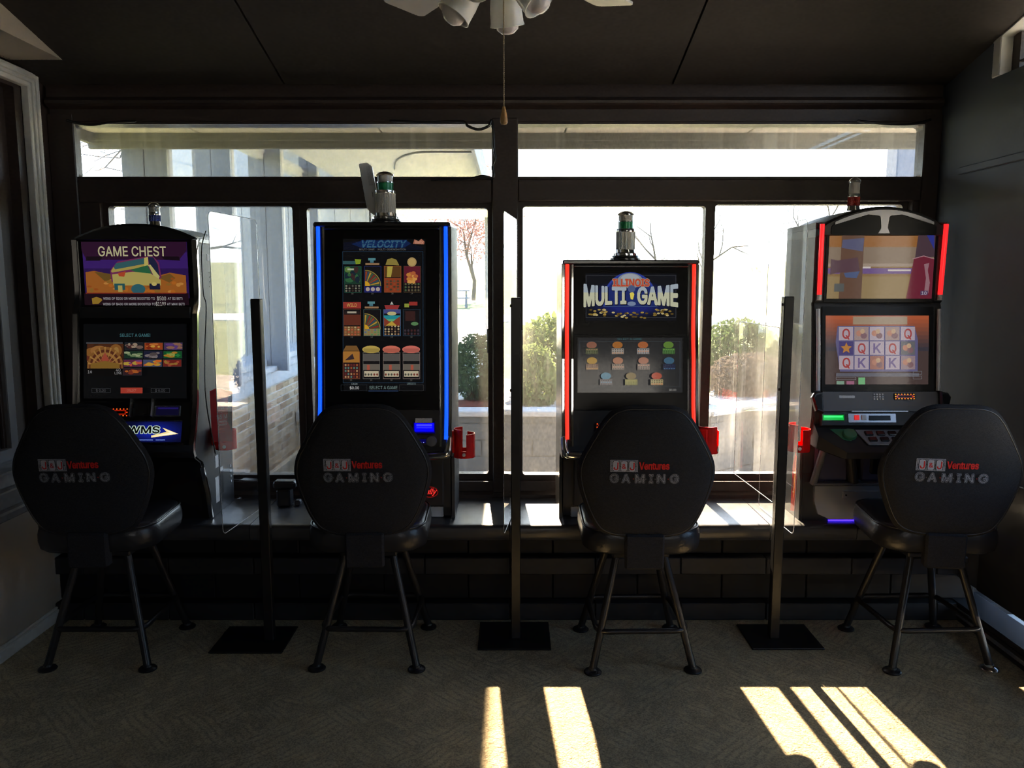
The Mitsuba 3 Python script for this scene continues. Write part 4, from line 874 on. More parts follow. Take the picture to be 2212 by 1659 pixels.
flyer('orange and red flame patterned flyer standing low beside the rightmost slot machine', [(0, .0), (.055, .01), (.06, .20), (.045, .275), (.03, .29), (.004, .22)], 3.78, 3.62,
      [(Polygon([(.001, .002), (.054, .012), (.059, .2), (.045, .272), (.03, .287), (.005, .22)]), (186, 44, 30)), (Polygon([(.03, .06), (.045, .10), (.05, .2), (.04, .26), (.032, .2), (.026, .12)]), (230, 120, 50)), (Polygon([(.036, .12), (.045, .16), (.042, .23), (.036, .19)]), (250, 190, 120)), (Polygon([(.004, .12), (.02, .1), (.03, .13), (.02, .16), (.006, .17)]), (110, 24, 26)), (affinity.scale(Point(.03, .1).buffer(1), .006, .005), (220, 200, 170))], .50, .29, 1.349, 1.352)

# ================================================================== stools
def loft_back():
    """outline of the backrest in (x, z) about its middle; rings give it a domed back, bend and rake"""
    half = [(0, .270), (.06, .270), (.094, .266), (.131, .250), (.160, .220), (.187, .178), (.216, .125), (.248, .060), (.259, .010), (.257, -.030), (.246, -.080), (.228, -.135), (.205, -.190), (.175, -.235), (.130, -.258), (.07, -.266), (0, -.268)]
    pts = half + [(-x, z) for x, z in half[-2:0:-1]]
    s = spline(pts + [pts[0]], 6)[:-1]
    return s * (1.05, 1.02)
BACK = loft_back()
def back_y(x, z, side, s):
    dome = (1 - np.clip(s, 0, 1) ** 7) ** .6
    return 0.10 * np.abs(x) ** 1.6 + 0.055 * x * x - z * .10 + side * .036 * dome
def back_mesh():
    vs, fs = [], []
    S = [0, .25, .5, .7, .82, .9, .95, .98, 1.0]
    n = len(BACK)
    for side, ss in ((-1, S), (1, S[::-1])):
        for s in ss:
            x, z = BACK[:, 0] * s, BACK[:, 1] * s
            vs.append(np.column_stack([x, back_y(x, z, side, s), z]))
    R = len(vs)
    for r in range(R - 1):
        for k in range(n):
            l = (k + 1) % n
            fs += [[r * n + k, r * n + l, (r + 1) * n + l], [r * n + k, (r + 1) * n + l, (r + 1) * n + k]]
    m = trimesh.Trimesh(np.vstack(vs), np.array(fs), process=False)
    m.merge_vertices(); m.update_faces(m.nondegenerate_faces()); m.fix_normals(); return m
def seat_mesh():
    base = np.array(rr(-.232, -.225, .232, .225, .11, 10).exterior.coords)[:-1]
    vs, fs = [], []
    prof = [(0, -.045), (.8, -.045), (.93, -.043), (.98, -.034), (1.0, -.012), (1.0, .012), (.985, .030), (.955, .042), (.90, .050), (.75, .054), (.5, .052), (.25, .049), (0, .048)]
    n = len(base)
    for s, z in prof: vs.append(np.column_stack([base * s, np.full(n, z)]))
    for r in range(len(prof) - 1):
        for k in range(n):
            l = (k + 1) % n
            fs += [[r * n + k, r * n + l, (r + 1) * n + l], [r * n + k, (r + 1) * n + l, (r + 1) * n + k]]
    m = trimesh.Trimesh(np.vstack(vs), np.array(fs), process=False)
    m.merge_vertices(); m.update_faces(m.nondegenerate_faces()); m.fix_normals(); return m, base
SEAT, SB = seat_mesh()
SEAT.apply_scale((1.05, 1.05, 1.15)); SB = SB * 1.05
BACKC = (0, -.255, .850)        # middle of the backrest from the centre of the base
STOOL = []
def sp_(name, mesh, mt, smooth=False, **more): STOOL.append((name, mikit.ply(mesh, mt, smooth, **more)))
def mv(m, *d): m = m.copy(); m.apply_translation(d); return m
sp_('seat', mv(SEAT, 0, 0, .556), 'black_vinyl', 40)
sp_('seat_piping', tube([(x * .967, y * .967, .556 + .0485) for x, y in SB], .0042, 8, True), 'black_vinyl', True)
sp_('backrest', mv(back_mesh(), *BACKC), 'black_fabric', 50)
ring = BACK * .945
sp_('backrest_piping', mv(tube(np.column_stack([ring[:, 0], back_y(ring[:, 0], ring[:, 1], -1, .945) + .0015, ring[:, 1]]), .0040, 8, True), *BACKC), 'black_vinyl', True)
sp_('back_bracket', hull(cbox(-.078, .078, -.262, -.235, .455, .600, .008), cbox(-.070, .070, -.235, -.19, .448, .590, .008)), 'black_fabric', 30)
sp_('seat_pan', cat_([lathe([(0, .478), (.13, .478), (.15, .495), (.15, .518), (0, .518)], 28), cbox(-.12, .12, -.12, .12, .455, .480, .006), cbox(-.06, .06, -.245, -.10, .470, .500, .006)]), 'black_steel', 30)
def leg_pts(sx, sy): return np.array([(sx * .100, sy * .100, .465), (sx * .208, sy * .205, .012)])
for sx, sy in ((-1, -1), (1, -1), (-1, 1), (1, 1)):
    p = leg_pts(sx, sy); sp_('leg', tube([p[0], (p[0] + p[1]) / 2, p[1]], .0155, 14), 'black_steel', 40)
    sp_('foot', lathe([(0, 0), (.036, 0), (.037, .004), (.033, .009), (.018, .014), (.016, .022), (0, .022)], 24, tuple(p[1] - (0, 0, .012))), 'black_steel', 40)
fr = np.array(rr(-.187, -.185, .187, .185, .05, 6).exterior.coords)[:-1]
sp_('footrest', tube([(x, y, .165) for x, y in fr], .0112, 12, True), 'black_steel', True)
# embroidery, laid on the bent back
def logo():
    it = []
    G, Rd, Wt = (138, 138, 146), (176, 38, 40), (168, 166, 174)
    for x0 in (0,):
        bx = sbox(-.142, .004, -.038, .052); it.append((bx, G)); it.append((bx.buffer(-.0035, join_style=2).difference(bx.buffer(-.0048, join_style=2)), (60, 60, 66)))
        it.append((sbox(-.137, .0268, -.043, .0288), (26, 26, 30)))
    for x, ch, h in ((-.120, 'J', .028), (-.090, '&', .018), (-.060, 'J', .028)):
        it.append((rr(x - .0135, .0085, x + .0135, .0475, .006, 4), (20, 20, 24))); it.append((rr(x - .0115, .0085, x + .0115, .0475, .006, 4), Wt))
        it.append((text2(ch, h, None, True, .0, (x, .028 - h / 2 - .001)), Rd))
    it.append((text2('Ventures', .0265, .113, True, 0, (.023, .0165), poly=True).buffer(.0008), (186, 36, 34)))
    xs_ = [-.126, -.082, -.030, .012, .050, .100]; ws = [.030, .030, .034, .013, .030, .032]
    for ch, x, w in zip('GAMING', xs_, ws):
        p = text2(ch, .031, w, True, 0, (x, -.036), poly=True)
        it.append((p.buffer(.0022), (120, 120, 126))); it.append((p.buffer(.0004), (24, 24, 27))); it.append((p.buffer(-.0014), (132, 132, 138)))
    for i, x in enumerate((-.104, -.055, -.008, .027, .076)):
        it.append((Point(x, -.021).buffer(.0022), (150, 40, 44) if i in (1, 4) else (96, 96, 100)))
    m, c = layers_mesh(it, .00022)
    m2_ = m.copy(); 
    v = m.vertices; x, z = v[:, 0] * 1.03, v[:, 1] * 1.03 + .008
    s_ = np.max(np.abs(np.column_stack([x / .26, z / .27])), axis=1)
    y = back_y(x, z, -1, s_) - .0012 - v[:, 2]
    m2_.vertices = np.column_stack([x, y, z]); return mv(m2_, *BACKC), c
lm, lc = logo()
sp_('embroidery', lm, 'paint_vc', False, color=lc)
UPPER = ('seat', 'seat_piping', 'backrest', 'backrest_piping', 'back_bracket', 'embroidery')
for (x, y, turn, swivel, lab) in ((-1.72, 3.365, 0.0, 4.0, 'black upholstered casino stool before the treasure chest slot machine, nearest the left wall'), (-.600, 3.365, -1.0, 2.0, 'black upholstered casino stool before the tall blue lit slot machine'),
                         (.533, 3.345, 2.0, -1.0, 'black upholstered casino stool before the red edged slot machine'), (1.765, 3.355, 3.0, -7.0, 'black upholstered casino stool before the rightmost slot machine, beside the dark wall')):
    k = thing('bar_stool', lab, 'stool', 'black casino stools with embroidered backs')
    for name, d in STOOL:
        part(k, name, d, None, to_world=T().translate([x, y, 0.001]).rotate([0, 0, 1], swivel if name in UPPER else turn))
labels['bar_stool_003__foot_001'] = {'label': 'bright chrome foot'}
scene['bar_stool_003__foot_001'] = {**scene['bar_stool_003__foot_001'], 'bsdf': {'type': 'ref', 'id': 'chrome'}}

# ================================================================== clear shields on posts
def shield(label, bx0, bx1, by0, by1, px, py, top, sheets, rot=0.0):
    k = thing('clear_shield', label, 'screen')
    part(k, 'base', cbox(bx0, bx1, by0, by1, 0.0, .008, .003), 'black_steel')
    part(k, 'post', cbox(px - .021, px + .021, py - .020, py + .020, .008, top, .003), 'black_steel')
    for z in (top - .035, top - .40):
        part(k, 'bolt', lathe([(0, 0), (.006, 0), (.006, .004), (0, .006)], 12).apply_transform(trimesh.transformations.rotation_matrix(-PI / 2, (0, 1, 0))).apply_translation((px - .021, py, z)), 'black_steel')
    for (xa, ya, xb, yb, z0, z1, r) in sheets:
        o = rr(0, z0, 1, z1, .0001, 1)
        L = math.hypot(xb - xa, yb - ya)
        o = rr(0, z0, L, z1, r, 6)
        v, f = trimesh.creation.triangulate_polygon(o, engine='earcut')
        P3 = lambda q: np.column_stack([xa + (xb - xa) * q[:, 0] / L, ya + (yb - ya) * q[:, 0] / L, q[:, 1]])
        part(k, 'sheet', trimesh.Trimesh(P3(v), f, process=False), 'acrylic', label='clear acrylic sheet')
        e = np.array(o.exterior.coords)[:-1]
        part(k, 'sheet_rim', tube(P3(e), .0013, 6, True), 'tube_grey', True)
shield('clear acrylic shield on a black post between the chest machine and the blue lit machine', -1.315, -.995, 3.30, 3.565, -1.085, 3.43, 1.525, [(-1.285, 3.46, -1.240, 3.97, .480, 1.895, .03)])
shield('clear acrylic shield on a black post between the blue lit and the red edged machines', -.150, .172, 3.33, 3.615, .017, 3.45, 1.53, [(-.036, 3.46, .024, 3.97, .480, 1.895, .03)])
shield('clear acrylic shield on a black post left of the machine with red light bars', 1.050, 1.368, 3.335, 3.59, 1.178, 3.45, 1.535, [(1.252, 3.46, 1.240, 3.93, .480, 1.86, .03), (1.158, 3.475, 1.135, 4.02, .625, 1.40, .01)])

# ================================================================== things on the ledge and the machines
k = thing('power_adapter', 'black power box standing on the ledge between the first two slot machines', 'power box')
part(k, 'body', cbox(-1.185, -1.115, 3.93, 4.00, LZ, .56, .008), 'cab_satin')
part(k, 'head', cbox(-1.205, -1.09, 3.94, 4.01, .56, .60, .01), 'cab_satin')
part(k, 'plug', cbox(-1.10, -1.07, 3.95, 3.99, LZ, .50, .006), 'cab_grey')
k = thing('network_box', 'flat white network device leaning beside the signal lamp of the blue lit slot machine', 'network device')
nb = Polygon([(-.028, .14), (.012, .14), (.03, .12), (.036, -.11), (.03, -.125), (-.012, -.085), (-.024, -.06)])
M = trimesh.transformations.rotation_matrix(math.radians(-8), (0, 1, 0))
b = XZ(nb.buffer(-.005).buffer(.005), -.011, .011); b.apply_transform(M); b.apply_translation((-.664, 3.84, 2.005)); part(k, 'case', b, 'white_plastic')
b = box(.004, .022, -.0125, -.011, .035, .125); b.apply_transform(M); b.apply_translation((-.664, 3.84, 2.005)); part(k, 'sticker', b, 'label_paper', label='pale paper sticker')
for z in (-.005, -.02):
    b = box(.012, .014, -.0122, -.011, z, z + .012); b.apply_transform(M); b.apply_translation((-.664, 3.84, 2.005)); part(k, 'light_slot', b, 'cab_grey')
part(k, 'stand', tube([(-.668, 3.85, 1.862), (-.668, 3.85, 1.96)], .0035, 8), 'black_steel')

def cable(label, pts, r=.006):
    solo('cable', tube(spline(pts, 8), r, 8), 'cab_black', label, 'cable', True)
cable('black cable looped along the left transom window and down the middle post', [(-.60, 4.075, 2.380), (-.42, 4.072, 2.372), (-.25, 4.068, 2.376), (-.215, 4.06, 2.352), (-.165, 4.055, 2.335), (-.115, 4.06, 2.352), (-.10, 4.065, 2.38), (-.092, 4.06, 2.33), (-.088, 4.06, 2.25), (-.082, 4.06, 2.20), (-.095, 4.06, 2.155), (-.088, 4.06, 2.12), (-.10, 4.06, 2.105), (-.15, 4.06, 2.113), (-.22, 4.065, 2.100), (-.40, 4.075, 2.098)], .0065)
cable('thin black cable sagging in the left end of the left transom window', [(-2.19, 4.085, 2.385), (-2.13, 4.075, 2.368), (-2.06, 4.075, 2.360), (-1.98, 4.078, 2.372), (-1.85, 4.085, 2.380)], .006)
cable('thin black cable sagging in the right end of the right transom window', [(1.70, 4.085, 2.382), (1.80, 4.075, 2.368), (1.92, 4.072, 2.362), (2.00, 4.075, 2.370), (2.06, 4.085, 2.388)], .006)
cable('thin black cable hanging down the right edge of the chest slot machine', [(-1.425, 3.80, 1.83), (-1.418, 3.72, 1.74), (-1.412, 3.70, 1.55), (-1.402, 3.70, 1.48), (-1.405, 3.66, 1.25), (-1.40, 3.64, 1.05), (-1.385, 3.68, .80)], .0028)

# ================================================================== ceiling fan with four lamps
FX, FY = -.035, 2.28
fz = ceil_z(FY)
k = thing('ceiling_fan', 'pale ceiling fan with a cluster of four cup shaped lamps', 'ceiling fan')
part(k, 'canopy', lathe([(0, fz - .06), (.05, fz - .06), (.065, fz - .02), (.07, fz + .02), (0, fz + .02)], 28, (FX, FY, 0)), 'fan_white', 30)
part(k, 'downrod', tube([(FX, FY, 2.57), (FX, FY, fz - .04)], .012, 12), 'fan_white', True)
part(k, 'motor', lathe([(0, 2.445), (.06, 2.445), (.10, 2.46), (.115, 2.495), (.10, 2.545), (.05, 2.575), (0, 2.58)], 36, (FX, FY, 0)), 'fan_white', 30)
part(k, 'light_kit', lathe([(0, 2.385), (.03, 2.385), (.05, 2.40), (.055, 2.425), (.04, 2.44), (.03, 2.447), (0, 2.447)], 30, (FX, FY, 0)), 'fan_white', 30)
for i in range(5):
    a = math.radians(123.5 - 72.5 * i)
    bl = Polygon([(.16, -.048), (.45, -.070), (.590, -.074), (.590, .074), (.45, .070), (.16, .048)]).buffer(-.022).buffer(.022, quad_segs=5)
    m = extrude(bl, .007); m.apply_transform(trimesh.transformations.rotation_matrix(math.radians(10), (1, 0, 0)))
    arm = cbox(.08, .20, -.018, .018, -.004, .004, .002)
    R = trimesh.transformations.rotation_matrix(a, (0, 0, 1))
    for nm, mm in (('blade', m), ('blade_arm', arm)):
        mm.apply_transform(R); mm.apply_translation((FX, FY, 2.484)); part(k, nm, mm, 'fan_white')
def lamp(az, tilt, dist, h):
    d = np.array([math.sin(tilt) * math.cos(az), math.sin(tilt) * math.sin(az), -math.cos(tilt)])
    A = trimesh.geometry.align_vectors([0, 0, 1], d)
    org = np.array([FX, FY, h]) + np.array([math.cos(az), math.sin(az), 0]) * dist
    A[:3, 3] = org
    cup = lathe([(.020, 0), (.030, .006), (.040, .022), (.044, .048), (.0465, .086), (.049, .092), (.0465, .093), (.0435, .086), (.041, .048), (.037, .024), (.026, .010)], 32); cup.apply_transform(A)
    key = part(k, 'lamp_shade', cup, 'frosted', 35)
    bulb = lathe([(0, .012), (.012, .014), (.018, .035), (.030, .060), (.034, .082), (.030, .102), (.017, .113), (0, .116)], 28); bulb.apply_transform(A)
    part(key, 'bulb', bulb, 'bulb_glass', True)
    part(key, 'arm', tube([np.array([FX, FY, h + .03]), org + d * .01], .012, 10), 'fan_white', True)
for az, tilt, dist, h in ((186, 34, .072, 2.385), (236, 40, .060, 2.425), (338, 40, .058, 2.400), (75, 22, .050, 2.395)):
    lamp(math.radians(az), math.radians(tilt), dist, h)
k = thing('pull_chain', 'beaded pull chain with a wooden fob hanging from the ceiling fan', 'pull chain')
bx_, by_ = FX + .0125, 2.30
part(k, 'chain', cat_([tube([(bx_, by_, 2.40), (bx_, by_, 2.078)], .0009, 5)] + [mv(trimesh.creation.icosphere(1, .0021), bx_, by_, z) for z in np.arange(2.08, 2.40, .0052)]), 'brass', kind='stuff')
part(k, 'fob', lathe([(0, 2.030), (.008, 2.031), (.0105, 2.037), (.0095, 2.052), (.006, 2.068), (.004, 2.078), (0, 2.079)], 20, (bx_, by_, 0)), 'fob_wood', True)

# ================================================================== outdoors
struct('ground', 'lawn and low patio outside the windows')
def grid_ground(xs_, ys):
    v = [(x, y, .49 + (0 if y < 45 else (y - 45) * .03 + .5 * math.sin(x * .03 + y * .02) * (y - 45) / 60)) for y in ys for x in xs_]
    n = len(xs_); f = []
    for i in range(len(ys) - 1):
        for j in range(n - 1):
            a = i * n + j; f += [[a, a + 1, a + n + 1], [a, a + n + 1, a + n]]
    return trimesh.Trimesh(v, f, process=False)
part('ground', 'lawn', cat_([grid_ground(np.linspace(-140, 140, 29), [10.75, 14, 20, 30, 45, 60, 80, 110, 150, 210]), grid_ground([-1.66, 4, 12, 140], [6.85, 9, 10.75]), grid_ground([-140, -12, -3.02], [-2, 4, 10.75])]), 'grass')
part('ground', 'patio', cat_([box(-3, 9, 4.20, 7.6, -.50, -.30), box(-3, -1.6, 7.6, 10.75, -.50, -.30)]), 'sill_grey', label='pale concrete patio')
part('ground', 'rear_lawn', box(-60, 60, -60, YB - .13, -.3, -.12), 'grass')
part('ground', 'side_slab', box(XR + .15, 12, YB, 4.3, -.3, .03), 'concrete', label='pale concrete slab outside the right wall')
solo('walkway', box(-1.56, -.36, 7.3, 21.18, .47, .505), 'concrete', 'bright concrete path running away from the low block wall', 'path')
solo('road', box(-90, 90, 21.2, 25.5, .45, .512), 'concrete', 'bright pale road across the lawn', 'road')
for pts, lab in (([(-.33, 6.84), (1.54, 6.84), (1.54, 8.9), (-.33, 8.9)], 'gravel bed behind the straight block wall, under the pale hedge'), ([(1.55, 6.86), (4.1, 8.74), (4.1, 9.6), (1.55, 8.9)], 'gravel bed behind the slanting block wall'), ([(-1.55, 6.84), (-.37, 6.84), (-.37, 7.28), (-1.55, 7.28)], 'narrow gravel bed between the block wall and the bright path')):
    bedm = extrude(Polygon(pts), .055); bedm.apply_translation((0, 0, .442))
    solo('planting_bed', bedm, 'gravel', lab, 'planting bed')

# low wall of concrete blocks with a cap
def wall_run(x0, y0, x1, y1, label):
    rw = thing('block_wall', label, 'wall')
    L = math.hypot(x1 - x0, y1 - y0); a = math.degrees(math.atan2(y1 - y0, x1 - x0)); n = max(1, round(L / .405))
    w = L / n
    part(rw, 'core', hull(box(0, L, .02, .16, -.3, .46)), 'mortar', to_world=T().translate([x0, y0, 0]).rotate([0, 0, 1], a))
    z = -.30
    full = mikit.ply(cbox(.004, w - .004, 0, .15, .003, .139, .006), 'block'); low = mikit.ply(cbox(.004, w - .004, 0, .15, .003, .057, .006), 'block')
    cap = mikit.ply(cbox(.001, w - .001, -.03, .22, 0, .048, .008), 'concrete')
    for r in range(6):
        h = .142 if r < 5 else .06
        for i in range(n + (r % 2)):
            o = (i - .5 * (r % 2)) * w; sx = 1.0
            if r % 2 and i in (0, n): sx = .5; o = 0 if i == 0 else L - w / 2
            part(rw, 'block', full if r < 5 else low, None, to_world=T().translate([x0, y0, z]).rotate([0, 0, 1], a).translate([o, rng.uniform(-.004, .004), 0]).scale([sx, 1, 1]))
        z += h
    for i in range(n): part(rw, 'cap', cap, None, to_world=T().translate([x0, y0, z]).rotate([0, 0, 1], a).translate([i * w, 0, 0]))
wall_run(-1.76, 6.67, 1.67, 6.67, 'low grey block wall with pale cap, straight across outside the windows')
wall_run(-1.76, 10.6, -1.76, 6.84, 'low grey block wall turning away beside the glazed wing')
wall_run(1.67, 6.67, 4.2, 8.5, 'low grey block wall slanting away behind the last window pane')

# roof overhang of this room
ev = thing('roof_eave', 'beige roof overhang with a grey fascia above the transom windows', 'eave')
part(ev, 'roof', box(-2.78, 3.05, 4.24, 5.50, 2.60, 2.78), 'fascia_paint')
jx = [-2.75, -2.05, -.85, .35, 1.55, 3.0]
for a, b in zip(jx[:-1], jx[1:]):
    part(ev, 'soffit_panel', cbox(a + .002, b - .010, 4.26, 5.46, 2.565, 2.60, .002), 'eave_paint')
part(ev, 'batten', box(-2.75, 3.0, 4.26, 5.46, 2.59, 2.602), 'trim_white')
part(ev, 'fascia', cat_([cbox(-2.80, 3.06, 5.46, 5.50, 2.468, 2.78, .004), cbox(-2.80, 3.06, 5.44, 5.465, 2.515, 2.60, .003)]), 'fascia_paint')
part(ev, 'rake_board', cbox(-2.80, -2.755, 4.26, 5.46, 2.50, 2.78, .004), 'fascia_paint')
part(ev, 'side_roof', box(XR + .1, 3.05, YB, 4.24, 2.95, 3.05), 'soffit_paint')
solo('wing_pier', cbox(2.32, 3.4, 4.36, 4.60, -.2, 1.75, .01), 'post_grey', 'grey pier wall beside the corner of the room', 'wall')
solo('jamb_board', cbox(-2.37, -2.305, 4.30, 4.34, .2, 2.565, .003), 'soffit_paint', 'cream board outside the left end of the left transom', 'board')
solo('porch_post', cat_([cbox(3.22, 3.46, 6.9, 7.1, .5, 2.9, .01), cbox(3.16, 3.52, 6.85, 7.15, .45, .62, .01)]), 'post_grey', 'grey square post standing outside the right end of the right transom', 'post')

# glazed wing of the building on the left, with brick below its sill
wg = thing('glazed_wing', 'glazed wing of the building with grey posts above pale brick, seen through the left windows', 'building')
WX = -2.40
part(wg, 'base_wall', box(-2.75, WX - .012, 5.55, 10.6, -.5, .58), 'mortar')
bricks = [mikit.ply(cbox(-.02, .003, .005, .210, .005, .064, .003), f'brick_{i}') for i in range(3)]
for r in range(12):
    for c in range(19):
        y = 6.3 + .2175 * c - (.108 if r % 2 else 0)
        part(wg, 'brick', bricks[(r * 7 + c * 5 + (c * r) % 3) % 3], None, to_world=T().translate([WX - .012 + .004 * rng.random(), y, -.30 + .071 * r]))
part(wg, 'foundation', box(-2.7, WX + .05, 5.5, 10.6, -.5, -.28), 'concrete')
part(wg, 'sill', cat_([cbox(-2.8, WX + .04, 5.5, 10.6, .575, .72, .008), cbox(-2.8, WX + .08, 5.5, 10.6, .72, .77, .008), cbox(-2.75, WX - .02, 5.5, 10.6, .77, .83, .006)]), 'white_paint', label='white sill')
for (y, a, b) in ((5.62, -2.66, -2.35), (6.70, -2.60, -2.29), (7.90, -2.53, -2.22), (9.35, -2.42, -2.22)):
    part(wg, 'post', cat_([cbox(a, (a + b) / 2 - .004, y, y + .05, .72, 3.3, .004), cbox((a + b) / 2 - .002, b, y + .004, y + .05, .72, 3.3, .004)]), 'post_grey')
    part(wg, 'white_stop', cbox(b, b + .018, y - .004, y + .05, .72, 3.3, .003), 'white_paint')
part(wg, 'transom_bar', cat_([cbox(WX - .06, WX + .02, 5.6, 10.6, 2.76, 2.88, .006), cbox(WX - .05, WX + .04, 5.6, 10.6, 2.82, 2.85, .004)]), 'white_paint')
ye = [5.67, 6.75, 7.95, 9.40, 10.6]
for a, b in zip(ye[:-1], ye[1:]):
    for z0, z1 in ((.82, 2.77), (2.87, 3.3)):
        part(wg, 'pane', trimesh.Trimesh([[WX - .03, a, z0], [WX - .03, b, z0], [WX - .03, b, z1], [WX - .03, a, z1]], [[0, 1, 2], [0, 2, 3]], process=False), 'clear_sheet')
    part(wg, 'mullion', cbox(WX - .06, WX, (a + b) / 2 - .02, (a + b) / 2 + .02, 2.87, 3.3, .003), 'white_paint')
part(wg, 'roof', box(-3.0, -2.18, 5.58, 10.7, 3.3, 3.44), 'post_grey')
part(wg, 'floor', box(-3.0, -2.75, 5.58, 10.6, -.4, .05), 'concrete')
cd = thing('conduit', 'grey pipe with a meter box on the pale brick wall', 'pipe')
part(cd, 'pipe', tube([(WX + .03, 8.85, -.18), (WX + .03, 8.85, .27)], .018, 10), 'tube_grey', True)
part(cd, 'box', cbox(WX + .002, WX + .07, 8.79, 8.91, .05, .17, .006), 'tube_grey')
part(cd, 'elbow', tube(spline([(WX + .03, 8.85, -.14), (WX + .035, 8.85, -.20), (WX + .06, 8.84, -.22), (WX + .12, 8.82, -.22)], 5), .022, 10), 'tube_grey', True)

po = thing('porch_roof', 'beige porch ceiling reaching away beside the glazed wing', 'roof')
part(po, 'ceiling', box(-2.2, -.375, 5.36, 17.0, 2.88, 2.93), 'soffit_paint')
part(po, 'roof', box(-2.2, -.36, 5.36, 17.0, 2.93, 3.12), 'fascia_paint')
part(po, 'fascia', cbox(-.375, -.34, 5.36, 17.0, 2.78, 3.12, .004), 'post_grey')
part(po, 'cable', tube(spline([(-1.35, 9.5, 2.872), (-1.2, 8.7, 2.872), (-.95, 8.25, 2.872), (-.6, 8.2, 2.872), (-.39, 8.2, 2.872)], 6), .010, 8), 'cab_grey', True)
sw = thing('siding_wall', 'white boarded wall behind the glazed wing', 'wall')
part(sw, 'backing', box(-4.6, -1.72, 10.72, 10.9, -.3, 3.3), 'white_paint')
bd = mikit.ply(cbox(.002, .200, -.02, .0, -.3, 2.88, .004), 'white_paint')
for i in range(14): part(sw, 'board', bd, None, to_world=T().translate([-4.55 + .203 * i, 10.72, 0]))
for y in (16.6,):
    solo('porch_post', cbox(-.55, -.40, y, y + .15, .49, 2.88, .006), 'post_grey', 'slim grey post at the far corner of the porch roof', 'post')

# ---------------------------------------------------------------- planting
def leaves(c, rad, n, size, seed, shell=.55, flat_=0.0):
    r = np.random.default_rng(seed)
    d = r.normal(size=(n, 3)); d /= np.linalg.norm(d, axis=1, keepdims=True)
    lump = 1 + .28 * (meshkit.fbm(d * 2.3 + seed, 3) - .5)
    p = d * lump[:, None] * (shell + (1 - shell) * r.random(n) ** .6)[:, None] * np.array(rad) + c
    a = r.normal(size=(n, 3)); a /= np.linalg.norm(a, axis=1, keepdims=True)
    b = np.cross(a, r.normal(size=(n, 3))); b /= np.linalg.norm(b, axis=1, keepdims=True)
    s = size * r.uniform(.6, 1.3, (n, 1))
    v = np.stack([p - a * s, p + b * s * .45, p + a * s, p - b * s * .45], 1).reshape(-1, 3)
    i = np.arange(n)[:, None] * 4
    return trimesh.Trimesh(v, np.vstack([i + [0, 1, 2], i + [0, 2, 3]]), process=False)
def twigs(c, rad, n, seed):
    r = np.random.default_rng(seed); ms = []
    base = np.array(c) - (0, 0, rad[2] * .95)
    for i in range(n):
        d = r.normal(size=3); d[2] = abs(d[2]) * .9 + .2; d /= np.linalg.norm(d)
        e = base + d * np.array(rad) * (1.0, 1.0, 1.9) * r.uniform(.7, 1.05)
        mid = (base + e) / 2 + r.normal(size=3) * .04 * rad[0]
        ms.append(tube([base, mid, e], [.012, .007, .003], 4, caps=False))
    return cat_(ms)
def bush(label, c, rad, n, size, mat, seed, tw=18):
    k = thing('shrub', label, 'shrub')
    part(k, 'foliage', leaves(np.array(c), rad, n, size, seed), mat, kind='stuff')
    part(k, 'stems', twigs(c, rad, tw, seed), 'bark')
    return k
bush('small round green shrub just left of the middle window post', (-.30, 7.35, .80), (.27, .26, .32), 5200, .022, 'leaf_green', 1)
bush('large pale green hedge shrub just right of the middle window post', (.42, 8.3, .78), (.52, .45, .48), 6000, .035, 'leaf_light', 2)
bush('low bright green shrub at the left edge of the third window pane', (.20, 7.2, .70), (.22, .2, .34), 2600, .03, 'leaf_light', 3)
bush('brown twiggy shrub between the pale hedge and the red edged machine', (.62, 7.5, .68), (.26, .2, .26), 2400, .022, 'leaf_brown', 4, 60)
bush('green shrub in the last window pane, behind a brown one', (2.42, 8.5, .80), (.46, .4, .40), 5000, .03, 'leaf_green', 5)
bush('brown twiggy shrub in front of the green one in the last window pane', (2.30, 7.80, .67), (.40, .26, .25), 4200, .022, 'leaf_brown', 6, 80)
bush('low green shrub at the left edge of the last window pane', (1.66, 7.30, .68), (.14, .2, .22), 1500, .028, 'leaf_light', 7)
solo('mulch_patch', lathe([(0, .50), (.28, .50), (.2, .515), (0, .52)], 20, (-.38, 7.15, 0)), 'mulch', 'red mulch at the foot of the small round shrub', 'mulch')

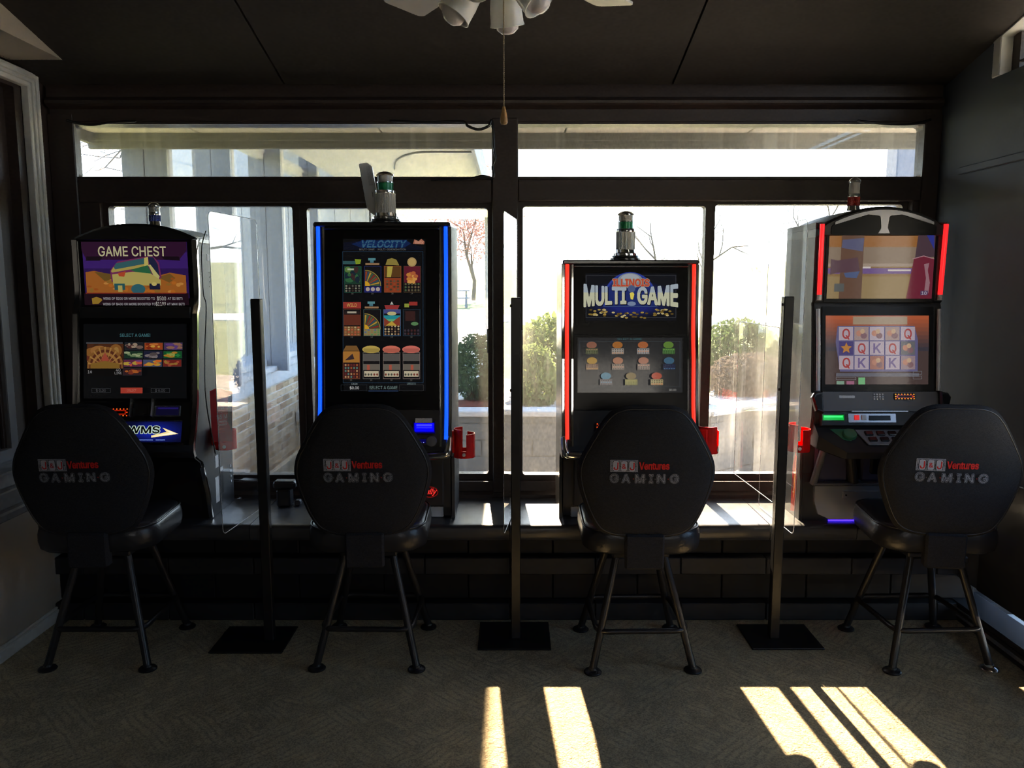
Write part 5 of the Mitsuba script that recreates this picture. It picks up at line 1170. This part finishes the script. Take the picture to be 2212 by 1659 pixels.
def tree_mesh(base, height, seed, depth=5, r0=None, spread=.55, lean=(0, 0)):
    r = np.random.default_rng(seed); ms = []
    r0 = r0 or height * .015
    def grow(p, d, L, rad, k):
        q1 = p + d * L * .5 + r.normal(size=3) * L * .04; q2 = q1 + (d + r.normal(size=3) * .12) * L * .5
        ms.append(tube([p, q1, q2], [rad, rad * .82, rad * .62], 6 if k > 2 else 3, caps=False))
        if k == 0: return
        for i in range(3 if k > 1 else 4):
            nd = d + r.normal(size=3) * spread + np.array([0, 0, .12]); nd /= np.linalg.norm(nd)
            st = q1 if i == 2 else q2
            grow(st, nd, L * r.uniform(.62, .82), rad * .58, k - 1)
    d0 = np.array([lean[0], lean[1], 1.0]); d0 /= np.linalg.norm(d0)
    grow(np.array(base, float), d0, height * .32, r0, depth)
    return cat_(ms), None
def bare_tree(label, base, h, seed, depth=5, spread=.55, blossom=None, group=None, lean=(0, 0)):
    k = thing('tree', label, 'tree', group)
    m, _ = tree_mesh(base, h, seed, depth, None, spread, lean)
    part(k, 'branches', m, 'bark')
    if blossom:
        part(k, 'blossom', leaves(np.array(base) + (0, 0, h * .62), (h * .36, h * .36, h * .36), 5000, h * .012, seed, .2), blossom, kind='stuff')
bare_tree('bare spreading tree in the left end of the left transom, leaning towards the posts', (-9.0, 15.0, .45), 10.0, 11, 7, .66, lean=(.10, 0))
bare_tree('bare tree behind the glazed wing, between its first two posts', (-10.6, 26.6, .45), 9.5, 12, 6, .68)
bare_tree('pink flowering tree far behind the glazed wing', (-11.0, 40.0, .6), 7.0, 13, 4, .6, 'leaf_pink')
bare_tree('pink flowering tree right of the blue lit machine, far across the lawn', (-2.0, 42.0, .6), 7.2, 14, 4, .6, 'leaf_pink')
bare_tree('bare tree far across the lawn, above the right shoulder of the red edged machine', (8.3, 46.0, .6), 6.5, 15, 5, .55)
bare_tree('leaning bare tree far across the lawn, near the post between the last two panes', (10.6, 44.0, .6), 6.0, 16, 5, .6)
bare_tree('bare tree far across the lawn at the right end of the windows', (20.5, 40.0, .6), 8.5, 17, 5, .6)
bare_tree('bare tree far across the lawn beside the lamp of the rightmost machine', (17.0, 42.0, .6), 7.5, 18, 5, .6)
pt = thing('picnic_table', 'small dark picnic table on the lawn right of the blue lit machine', 'table')
part(pt, 'tabletop', cbox(-3.05, -1.75, 33.2, 34.0, 1.18, 1.23, .01), 'post_grey')
for dx in (0, .78):
    for sx in (-1, 1):
        part(pt, 'leg', tube([(-2.9 + 1.28 * dx, 33.6, 1.18), (-2.9 + 1.28 * dx, 33.6 + .5 * sx, .50)], .03, 6), 'post_grey')
for sy in (-1, 1): part(pt, 'bench', cbox(-3.05, -1.75, 33.6 + .55 * sy - .12, 33.6 + .55 * sy + .12, .88, .92, .008), 'post_grey')
solo('opposite_building', cat_([box(-14, 14, -16, -13, -.2, 4.5)]), 'post_grey', 'grey building behind the photographer', 'building')
